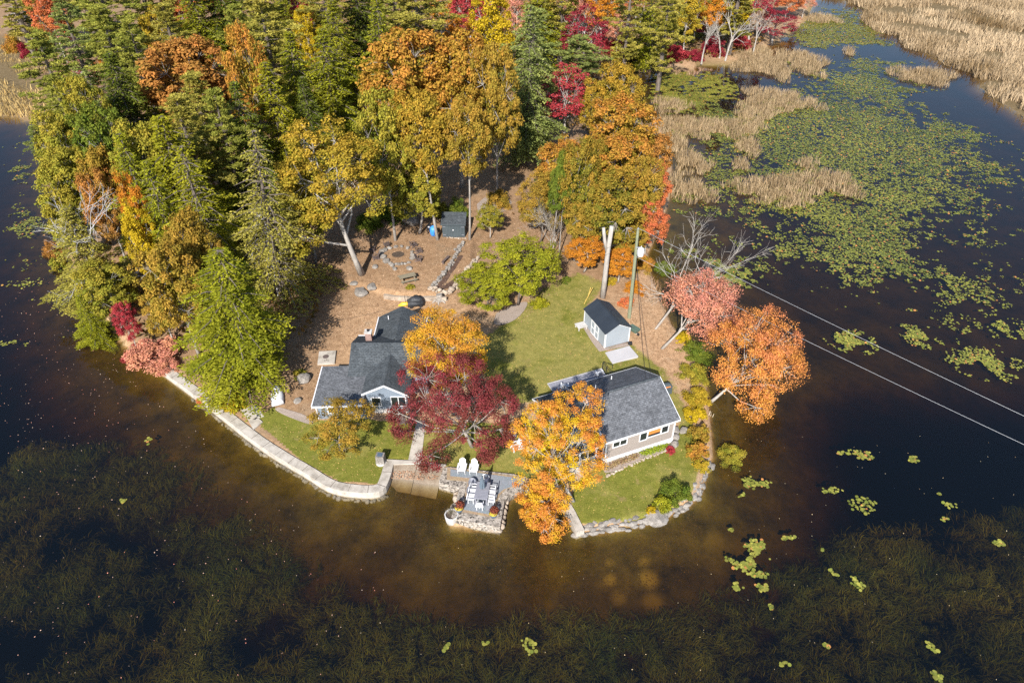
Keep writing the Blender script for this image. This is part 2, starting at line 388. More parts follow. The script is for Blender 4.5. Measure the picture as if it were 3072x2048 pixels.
def pattr(me, n, v):
    a = me.attributes.new(n, 'FLOAT', 'POINT'); a.data.foreach_set('value', v.astype(np.float32))
lawn = np.zeros(len(fx)); back = np.zeros(len(fx))
for i, p in enumerate(LAWNS):
    wd = .15 if i < 1 else (.5 if i < 3 else 1.6)
    lawn = np.maximum(lawn, ss(sdist(p, fx, fy), -wd, wd))
    if i in (1, 3, 4): back = np.maximum(back, ss(sdist(p, fx, fy), -wd, wd)*(.75 if i == 1 else 1))
pattr(me, 'lawn', lawn); pattr(me, 'dry', back)
pattr(me, 'bed', ss(-D_SH, -.15, .25))
pattr(me, 'marsh', np.maximum(ss(sdist(FIELD, fx, fy), -1, 1), ss(sdist(LMARSH, fx, fy), -1, 1)))
nest = np.zeros(len(fx))
for x, y, r, a in [(1400,1337,.5,.8),(1490,1335,.75,1),(1478,1296,.45,.6),(1398,1300,.35,.5),(1420,1375,.6,.5),(1500,1385,.8,.55),(1350,1260,.45,-.5),(1640,1250,.9,.4)]:
    p = gO(x, y, -1.0); nest += a*np.exp(-(((fx-p[0])**2+(fy-p[1])**2)/r**2)**2)
pattr(me, 'nest', nest)
pattr(me, 'deep', ss(-D_SH, 7, 16)*(1-.72*ss(fx, 12, 22)*ss(fy, 42, 54)))
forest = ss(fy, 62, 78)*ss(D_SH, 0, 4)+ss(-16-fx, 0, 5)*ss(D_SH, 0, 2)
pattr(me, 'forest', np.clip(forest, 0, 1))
k = NT('ground'); v = k.coord('Object')
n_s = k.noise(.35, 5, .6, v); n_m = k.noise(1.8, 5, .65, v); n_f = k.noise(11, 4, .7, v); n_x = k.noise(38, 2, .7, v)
edge = k.math('MULTIPLY', k.math('SUBTRACT', n_m, .5), .9)
grass = k.ramp(n_f, [(.28, (.088, .10, .015)), (.5, (.165, .168, .028)), (.72, (.25, .235, .055))])
dryg = k.ramp(n_f, [(.28, (.15, .155, .03)), (.5, (.24, .215, .058)), (.74, (.36, .29, .11))])
gmix = k.sstep(k.math('ADD', n_s, k.math('MULTIPLY', k.math('SUBTRACT', k.attr('dry'), .45), .22)), .40, .62)
grass = k.mix(gmix, grass, dryg)
grass = k.mix(1.0, grass, k.ramp(n_m, [(.3, (.74, .78, .7)), (.66, (1.14, 1.1, 1.1))]), 'MULTIPLY')
grass = k.mix(k.math('MULTIPLY', k.sstep(k.noise(.8, 4, .7, v), .58, .74), .55), grass, (.30, .20, .10))
litter = k.ramp(k.math('ADD', k.math('MULTIPLY', n_f, .55), k.math('MULTIPLY', n_x, .45)), [(.3, (.17, .095, .05)), (.43, (.40, .25, .14)), (.56, (.53, .355, .215)), (.72, (.66, .50, .36))])
litter = k.mix(1.0, litter, k.ramp(n_m, [(.32, (.68, .64, .6)), (.62, (1.08, 1.06, 1.04))]), 'MULTIPLY')
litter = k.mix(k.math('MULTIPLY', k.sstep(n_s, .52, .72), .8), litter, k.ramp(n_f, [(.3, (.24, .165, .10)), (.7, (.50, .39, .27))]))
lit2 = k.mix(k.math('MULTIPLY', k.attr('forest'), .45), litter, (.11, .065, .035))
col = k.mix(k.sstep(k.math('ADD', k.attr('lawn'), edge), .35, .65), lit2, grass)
marsh = k.ramp(k.math('ADD', k.math('MULTIPLY', n_f, .5), k.math('MULTIPLY', n_m, .5)), [(.3, (.06, .045, .022)), (.5, (.16, .115, .06)), (.7, (.27, .205, .115))])
col = k.mix(k.attr('marsh'), col, marsh)
mud = k.ramp(k.math('ADD', k.math('MULTIPLY', n_s, .55), k.math('ADD', k.math('MULTIPLY', n_m, .25), k.math('MULTIPLY', n_f, .2))), [(.36, (.05, .044, .014)), (.5, (.14, .115, .03)), (.66, (.26, .21, .05))])
mud = k.mix(k.sstep(n_x, .66, .74), mud, (.42, .32, .18))
ns = k.attr('nest')
mud = k.mix(k.math('MULTIPLY', k.math('MAXIMUM', ns, 0), .8), mud, (.62, .50, .16))
mud = k.mix(k.math('MULTIPLY', k.math('MAXIMUM', k.math('MULTIPLY', ns, -1), 0), 1.0), mud, (.04, .03, .015))
mud = k.mix(k.math('MULTIPLY', k.attr('deep'), .82), mud, (.02, .02, .014))
bedm = k.math('MULTIPLY', k.attr('bed'), k.math('SUBTRACT', 1.0, k.attr('marsh')))
col = k.mix(bedm, col, mud)
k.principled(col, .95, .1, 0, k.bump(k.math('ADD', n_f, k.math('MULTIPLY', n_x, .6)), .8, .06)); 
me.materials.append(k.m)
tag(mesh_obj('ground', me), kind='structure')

# water: a closed body of tea coloured water; only its top shows
k = NT('pond_water')
v = k.coord('Object')
rip = k.math('ADD', k.noise(1.6, 3, .6, v), k.math('MULTIPLY', k.noise(.35, 2, .5, v), 1.5))
nb = k.bump(rip, .06, .06)
ge = k.n('ShaderNodeNewGeometry'); fr = k.n('ShaderNodeFresnel'); k.l(k.math('SUBTRACT', 1.33, k.math('MULTIPLY', ge.outputs['Backfacing'], 1.33-1/1.33)), fr.inputs[0]); k.l(nb, fr.inputs['Normal'])
gl = k.n('ShaderNodeBsdfGlossy'); gl.inputs['Roughness'].default_value = .04; k.l(nb, gl.inputs['Normal'])
tr = k.n('ShaderNodeBsdfTransparent'); tr.inputs[0].default_value = (.97, .97, .97, 1)
mx = k.n('ShaderNodeMixShader'); k.l(fr.outputs[0], mx.inputs[0]); k.l(tr.outputs[0], mx.inputs[1]); k.l(gl.outputs[0], mx.inputs[2])
tb = k.n('ShaderNodeBsdfDiffuse'); tb.inputs[0].default_value = (.075, .13, .20, 1)  # faint blue diffuse: painted sky reflection, plus slight scatter of turbid water
m2 = k.n('ShaderNodeMixShader'); m2.inputs[0].default_value = .028; k.l(mx.outputs[0], m2.inputs[1]); k.l(tb.outputs[0], m2.inputs[2])
k.l(m2.outputs[0], k.out.inputs[0])
va = k.n('ShaderNodeVolumeAbsorption'); va.inputs[0].default_value = (.64, .50, .05, 1); va.inputs[1].default_value = 1.7
k.l(va.outputs[0], k.out.inputs['Volume'])
wm = MB().b2((-2400, -580, -9), (2400, 3900, 0)); wat = wm.build('water', k.m); tag(wat, kind='structure')

# ------------------------------------------------------------------ vegetation prototypes
def decid(seed, Rr=4.0, V=5.4, zc=8.5, nl=12, ncl=15, nlf=56, lf=.36, fill=1100, gap=0.0, droop=0.0, bark='bark', twigs=3, clump=(.45, .85), thick=1.0, extra=(), radial=False):
    rng = np.random.default_rng(seed); C = []; N = []; T = []; lob = []
    for i in range(nl):
        ph = i*2.39996+rng.uniform(-.4, .4); cz = np.clip(1-1.65*(i+.5)/nl+rng.uniform(-.12, .12), -.75, .98); s = math.sqrt(1-cz*cz)
        rr = rng.uniform(.45, .66)
        lob.append((np.array([math.cos(ph)*s*Rr*rr, math.sin(ph)*s*Rr*rr, cz*V*rr]), Rr*rng.uniform(.34, .52)))
    lob += [(np.array(e[:3], float), e[3]) for e in extra]
    tips = []
    for c, r in lob:
        out = unit(c+np.array([0, 0, .3]))
        for j in range(ncl):
            d = unit(rng.normal(size=3)+out*.9)
            if rng.random() < gap: continue
            cc = c+d*r*rng.uniform(.65, 1.05)*np.array([1, 1, V/Rr]); cr = rng.uniform(*clump); ct = rng.random()
            tips.append((c, cc))
            m = int(nlf*rng.uniform(.7, 1.3)); dl = unit(rng.normal(size=(m, 3))+np.array([0, 0, .35])); p = cc+dl*cr*rng.uniform(.35, 1.05, (m, 1))*np.array([1, 1, .72])
            p[:, 2] -= droop*np.hypot(dl[:, 0], dl[:, 1])*cr
            C.append(p); N.append(dl*.5+out*.35+np.array([0, 0, .45])+rng.normal(size=(m, 3))*.45)
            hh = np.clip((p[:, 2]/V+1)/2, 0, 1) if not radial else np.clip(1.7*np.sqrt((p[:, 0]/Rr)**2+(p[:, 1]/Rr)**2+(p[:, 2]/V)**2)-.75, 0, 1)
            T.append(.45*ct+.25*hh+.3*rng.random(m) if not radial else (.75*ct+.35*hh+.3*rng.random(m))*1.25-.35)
    if fill:
        d = unit(rng.normal(size=(fill, 3))); p = d*rng.uniform(.1, .8, (fill, 1))**.6*np.array([Rr, Rr, V])*.72
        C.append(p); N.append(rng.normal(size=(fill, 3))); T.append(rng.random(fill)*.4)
    C = np.concatenate(C); N = np.concatenate(N); T = np.clip(np.concatenate(T), 0, 1); n = len(C)
    V4 = leaves(C+np.array([0, 0, zc]), N, rng.normal(size=(n, 3))+np.array([0, 0, -.5]), lf*rng.uniform(.7, 1.3, n), lf*.62*rng.uniform(.7, 1.3, n))
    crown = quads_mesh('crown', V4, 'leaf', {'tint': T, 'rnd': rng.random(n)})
    mb = MB(); tr = max(.08, Rr*.05)*thick; top = zc+V*.15
    bend = rng.normal(size=2)*.25
    tp = [(bend[0]*math.sin(t*3), bend[1]*math.sin(t*2.2), top*t) for t in np.linspace(0, 1, 7)]
    mb.tube(tp, [tr*(1.35 if i == 0 else 1.05-.75*i/6) for i in range(7)], 8)
    for c, r in lob:
        t0 = max(.35*zc, zc+c[2]-np.hypot(c[0], c[1])*.9-.8); t0 = min(t0, top*.95); f = t0/top
        a = np.array([bend[0]*math.sin(f*3), bend[1]*math.sin(f*2.2), t0]); b = c+np.array([0, 0, zc])
        mid = a*.5+b*.5+np.array([0, 0, -.1*Rr*.3])+rng.normal(size=3)*.15
        r0 = tr*(.62-.3*f); mb.tube([a, mid, b], [r0, r0*.7, r0*.42], 6, False)
        mine = [q for cc, q in tips if cc is c]
        for q in mine[:twigs*3]:
            q = q+np.array([0, 0, zc]); mb.tube([b, b*.45+q*.55+rng.normal(size=3)*.12, q], [r0*.4, r0*.26, .012], 4, False)
    trunk = mb.build('trunk', bark); tm = trunk.data; bpy.data.objects.remove(trunk); tm.polygons.foreach_set('use_smooth', [True]*len(tm.polygons))
    return crown, tm
def conifer(seed, kind='pine', H=20.0, Rr=3.4, ls=1.0, irr=.15, sparse=0.0, pw=.72, low=.10):
    rng = np.random.default_rng(seed); C = []; N = []; D = []; L = []; W = []; T = []; mb = MB()
    mb.tube([(0, 0, 0), (.05, 0, H*.5), (0, .05, H*.97)], [H*.017, H*.011, .03], 7)
    if kind == 'pine':
        z = H*.22; step = .85
    else:
        z = H*low; step = .46
    while z < H*.985:
        f = (H-z)/(H*.67 if kind == 'pine' else H*.9)
        if kind == 'pine': prof = Rr*min(1, f*1.9+.12)*(.75+.25*math.sin(z*1.3+seed))*(1 if f < .8 else .75)
        else: prof = Rr*(f**pw)*rng.uniform(1-irr, 1+irr)
        nb = 5 if kind == 'pine' else 7; ph0 = rng.uniform(0, 6.28)
        for b in range(nb):
            ph = ph0+b*6.283/nb+rng.uniform(-.35, .35); ln = max(.35, prof*rng.uniform(.6-irr*.6, 1.15+irr*.3)); u = np.array([math.cos(ph), math.sin(ph), 0]); sd = np.array([-u[1], u[0], 0])
            if kind == 'pine' and rng.random() < .12: continue
            lift = rng.uniform(.05, .28) if kind == 'pine' else rng.uniform(-.02, .12)
            ct = rng.random()
            end = np.array([0, 0, z])+u*ln+np.array([0, 0, ln*lift-(0 if kind == 'pine' else .28*ln)])
            mb.tube([(0, 0, z), tuple(np.array([0, 0, z])+u*ln*.5+np.array([0, 0, ln*.5*lift])), tuple(end)], [.05, .035, .01], 3, False)
            if kind == 'pine':
                nt_ = max(3, int(ln*3.2))
                for q in range(nt_):
                    t = .35+.65*(q+.5)/nt_; w = .55*ln*.4*math.sin(min(1, t*1.1)*3.0)+.2
                    c = np.array([0, 0, z])+u*ln*t+sd*rng.uniform(-1, 1)*w+np.array([0, 0, ln*t*lift+rng.uniform(-.08, .16)])
                    m = 30; dl = unit(rng.normal(size=(m, 3))*np.array([1, 1, .6])+u*.5+np.array([0, 0, .45])); cr = rng.uniform(.28, .5)
                    C.append(c+dl*cr*.55); D.append(dl); N.append(np.cross(dl, rng.normal(size=(m, 3)))+np.array([0, 0, .35])); L.append(rng.uniform(.28, .5, m)); W.append(np.full(m, .11)); T.append(np.clip(.5*ct+.5*rng.random(m), 0, 1))
            else:
                ns = max(4, int(ln*4.6/ls**.7))
                for q in range(ns):
                    t = .18+.82*(q+.6)/ns; base = np.array([0, 0, z])+u*ln*t+np.array([0, 0, ln*t*lift-.28*ln*t*t])
                    wl = (1.05-t*.75)*ln*.42+.15
                    for sgn in (-1, 1):
                        if rng.random() < sparse: continue
                        m = max(2, int(wl/(.2*ls))); tt = (np.arange(m)+.5)/m
                        dr = unit(u*.65+sd*sgn*.8+np.array([0, 0, -.12]))
                        c = base+dr*(wl*tt)[:, None]+rng.normal(size=(m, 3))*.05; c[:, 2] -= .16*wl*tt**2
                        C.append(c); D.append(np.broadcast_to(dr, (m, 3))+rng.normal(size=(m, 3))*.45); N.append(np.array([0, 0, 1])+rng.normal(size=(m, 3))*.38); L.append(rng.uniform(.28, .48, m)*ls); W.append(rng.uniform(.13, .22, m)*ls); T.append(np.clip(.35*ct+.3*tt*t+.35*rng.random(m), 0, 1))
        z += step*rng.uniform(.75, 1.25)*(1 if z < H*.8 else .7)
    C = np.concatenate(C); N = np.concatenate(N); D = np.concatenate(D); L = np.concatenate(L); W = np.concatenate(W); T = np.concatenate(T)
    crown = quads_mesh('crown', leaves(C, N, D, L, W), 'needle', {'tint': T, 'rnd': rng.random(len(C))})
    t = mb.build('trunk', 'bark_dark'); tm = t.data; bpy.data.objects.remove(t); return crown, tm
def bare(seed, H=9.0, kind='decid', bark='bark_pale', levels=4, thick=1.0):
    rng = np.random.default_rng(seed); tk = MB(); br = MB()
    if kind == 'snag':
        tk.tube([(0, 0, 0), (.1, .05, H*.5), (0, 0, H)], [H*.016, H*.011, .03], 7)
        for z in np.arange(H*.2, H*.97, .36):
            for b in range(3):
                ph = rng.uniform(0, 6.28); ln = (1-z/H*.65)*H*.21*rng.uniform(.4, 1.15); u = np.array([math.cos(ph), math.sin(ph), 0]); a = np.array([0, 0, z])
                m = a+u*ln*.5+np.array([0, 0, rng.uniform(-.05, .12)*ln]); e = a+u*ln+np.array([0, 0, rng.uniform(-.3, .05)*ln])
                br.tube([a, m, e], [.045, .03, .01], 4, False)
                for q in range(5):
                    t = rng.uniform(.35, 1); p = a+(e-a)*t; e2 = p+u*ln*.25+np.array([-u[1], u[0], 0])*rng.uniform(-1, 1)*ln*.35+np.array([0, 0, rng.uniform(-.3, .1)*ln*.5]); br.tube([p, e2], [.018, .008], 3, False)
    else:
        def grow(p, d, ln, r, lv, mb):
            q = p+d*ln*.5+rng.normal(size=3)*.04*ln; e = q+unit(d+rng.normal(size=3)*.16)*ln*.5
            mb.tube([p, q, e], [r, r*.8, r*.6], 6 if lv > 2 else 4, False)
            if lv == 0: return
            for _ in range(3 if lv > 1 else 4):
                dd = unit(d+rng.normal(size=3)*.52+np.array([0, 0, .08])); grow(e if rng.random() < .6 else q, dd, ln*rng.uniform(.6, .85), max(.007, r*.55), lv-1, br)
        grow(np.zeros(3), np.array([0, 0, 1.0]), H*.36, H*.022*thick, levels, tk)
    a = tk.build('trunk', bark); b = br.build('branches', bark); am, bm = a.data, b.data
    bpy.data.objects.remove(a); bpy.data.objects.remove(b); return bm, am
def shrub(seed, Rr=1.5, Hh=1.9, lf=.24, n=2600, bare_=.0):
    rng = np.random.default_rng(seed); C = []; N = []; T = []
    for j in range(34):
        d = unit(rng.normal(size=3)+np.array([0, 0, .5])); d[2] = abs(d[2]); cc = d*np.array([Rr, Rr, Hh])*rng.uniform(.45, .9); cr = rng.uniform(.25, .5); ct = rng.random(); m = n//34
        dl = unit(rng.normal(size=(m, 3))+np.array([0, 0, .3])); C.append(cc+dl*cr*rng.uniform(.3, 1.1, (m, 1))); N.append(dl*.5+np.array([0, 0, .5])+rng.normal(size=(m, 3))*.5); T.append(np.clip(.55*ct+.45*rng.random(m), 0, 1))
    C = np.concatenate(C); N = np.concatenate(N); T = np.concatenate(T); m = len(C); C[:, 2] = np.maximum(C[:, 2], .05)
    cr = quads_mesh('foliage', leaves(C, N, rng.normal(size=(m, 3)), lf*rng.uniform(.7, 1.3, m), lf*.6*rng.uniform(.7, 1.3, m)), 'leaf', {'tint': T, 'rnd': rng.random(m)})
    mb = MB()
    for j in range(16):
        d = unit(rng.normal(size=3)+np.array([0, 0, 1.2])); d[2] = abs(d[2]); e = d*np.array([Rr, Rr, Hh])*rng.uniform(.7, 1.02); mb.tube([(0, 0, -.1), e*.5+rng.normal(size=3)*.08, e], [.035, .02, .006], 4, False)
    t = mb.build('stems', 'bark_dark'); tm = t.data; bpy.data.objects.remove(t); return cr, tm
PROTO = {'oak': [decid(10+i, nl=13+i % 3, ncl=14, lf=.29, nlf=92, clump=(.45, .9), gap=.06, fill=1600) for i in range(6)], 'tall': [decid(20+i, 4.0, 4.4, 11.0, nl=11, ncl=14, nlf=88, lf=.28, fill=1400) for i in range(2)],
 'maple': [decid(30+i, Rr=3.4, V=5.6, zc=8.5, nl=12, ncl=13, nlf=80, lf=.27, gap=.1, bark='bark_pale') for i in range(4)],
 'thin': [decid(50+i, Rr=3.2, V=5.0, zc=8.5, nl=11, ncl=12, nlf=46, lf=.25, fill=120, gap=.25, bark='bark_pale', twigs=4) for i in range(3)],
 'pine': [conifer(70+i, 'pine') for i in range(4)], 'hemlock': [conifer(80+i, 'hemlock', 14.0, 3.3, .72, .3) for i in range(4)],
 'snag': [bare(90+i, 14.0, 'snag', 'bark_dead') for i in range(2)], 'bare': [bare(95+i, 9.0) for i in range(3)],
 'shrub': [shrub(100+i) for i in range(4)], 'bigshrub': [shrub(110+i, lf=.13, n=8500) for i in range(3)]}
PAR = {'oak': (3.9, 8.5, 11.5), 'tall': (3.8, 11.0, 13), 'maple': (3.3, 8.5, 10), 'thin': (3.1, 8.5, 9), 'pine': (2.35, 12.0, 13), 'hemlock': (2.3, 6.5, 8.5), 'snag': (2.6, 8.0, 9), 'bare': (2.1, 4.6, 6), 'shrub': (1.6, 1.1, 1.0)}
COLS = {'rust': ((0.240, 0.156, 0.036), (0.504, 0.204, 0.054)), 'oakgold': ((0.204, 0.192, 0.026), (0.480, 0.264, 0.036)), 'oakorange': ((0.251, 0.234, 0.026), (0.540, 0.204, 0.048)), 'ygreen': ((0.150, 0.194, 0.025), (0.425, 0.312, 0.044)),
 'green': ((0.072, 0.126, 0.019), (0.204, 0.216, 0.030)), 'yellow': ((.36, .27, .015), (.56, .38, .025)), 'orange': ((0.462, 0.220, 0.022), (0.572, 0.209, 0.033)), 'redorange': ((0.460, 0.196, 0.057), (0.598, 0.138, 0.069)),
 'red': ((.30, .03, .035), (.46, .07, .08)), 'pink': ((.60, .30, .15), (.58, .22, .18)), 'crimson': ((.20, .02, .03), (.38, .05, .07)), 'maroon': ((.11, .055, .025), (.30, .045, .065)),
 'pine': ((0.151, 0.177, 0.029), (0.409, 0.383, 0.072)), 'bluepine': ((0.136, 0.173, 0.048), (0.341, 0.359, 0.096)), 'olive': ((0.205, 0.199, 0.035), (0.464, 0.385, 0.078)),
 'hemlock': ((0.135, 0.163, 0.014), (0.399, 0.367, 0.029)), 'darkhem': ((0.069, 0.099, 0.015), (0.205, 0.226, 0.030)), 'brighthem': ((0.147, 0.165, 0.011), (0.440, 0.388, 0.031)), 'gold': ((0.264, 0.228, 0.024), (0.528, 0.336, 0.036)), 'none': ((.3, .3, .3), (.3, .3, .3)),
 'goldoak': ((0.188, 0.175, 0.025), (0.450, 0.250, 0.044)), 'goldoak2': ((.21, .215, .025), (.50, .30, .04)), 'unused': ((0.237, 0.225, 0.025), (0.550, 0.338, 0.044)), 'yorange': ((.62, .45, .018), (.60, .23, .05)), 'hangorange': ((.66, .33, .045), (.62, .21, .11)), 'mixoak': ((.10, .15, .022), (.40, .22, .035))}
CATN = {'oak': ('oak_tree', 'tree'), 'tall': ('oak_tree', 'tree'), 'maple': ('maple_tree', 'tree'), 'thin': ('maple_tree', 'tree'), 'pine': ('pine_tree', 'tree'), 'hemlock': ('hemlock_tree', 'tree'), 'snag': ('dead_tree', 'tree'), 'bare': ('bare_tree', 'tree'), 'shrub': ('shrub', 'shrub')}
PN = {'snag': ('branches', 'trunk'), 'bare': ('branches', 'trunk'), 'shrub': ('foliage', 'stems')}
_cnt = {}
def tree(kind, cx, cy, wpx, col, label, zc=None, base=None, group=None, proto=None, name=None, sz=None):
    R0, Z0, ZD = PAR[kind]
    if base is not None:
        b = gT(*base); lo, hi = 0.3, 45.0
        tgt = cy*KO
        for _ in range(40):
            m = (lo+hi)/2
            if proj_y((b[0], b[1], b[2]+m)) > tgt: lo = m
            else: hi = m
        zc = (lo+hi)/2; d = depth_at((b[0], b[1], b[2]+zc)); xo = (cx*KO-1536)/FOC*d-b[0]
    else:
        zc = ZD if zc is None else zc; z = 1.0
        for _ in range(3):
            b = gO(cx, cy, z+zc); z = max(land(b[0], b[1]), -.1)
        b = (b[0], b[1], z); d = depth_at((b[0], b[1], z+zc)); xo = 0.0
    r = wpx*KO/2*d/FOC
    i = _cnt.get(kind, 0); _cnt[kind] = i+1
    crown, trunk = proto or PROTO[kind][i % len(PROTO[kind])]
    if kind == 'shrub' and r > 1.5 and not proto: crown, trunk = PROTO['bigshrub'][i % 3]
    nm = name or CATN[kind][0]
    ln = zc/Z0; s = r/R0
    e = thing(nm, (b[0], b[1], b[2]-.12), label, CATN[kind][1], group, rz=0)
    lean = math.atan2(xo, zc); sz_ = (sz or 1)*ln/max(.3, math.cos(lean))
    rot = Matrix.Rotation(lean, 4, 'Y')@Matrix.Rotation(0 if kind == 'hero' else (i*2.399) % 6.283, 4, 'Z')
    e.rotation_euler = rot.to_euler(); e.scale = (s, s, sz_)
    pn = PN.get(kind, ('crown', 'trunk'))
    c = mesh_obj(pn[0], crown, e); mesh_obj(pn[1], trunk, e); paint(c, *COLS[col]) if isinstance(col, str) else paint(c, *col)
    return e
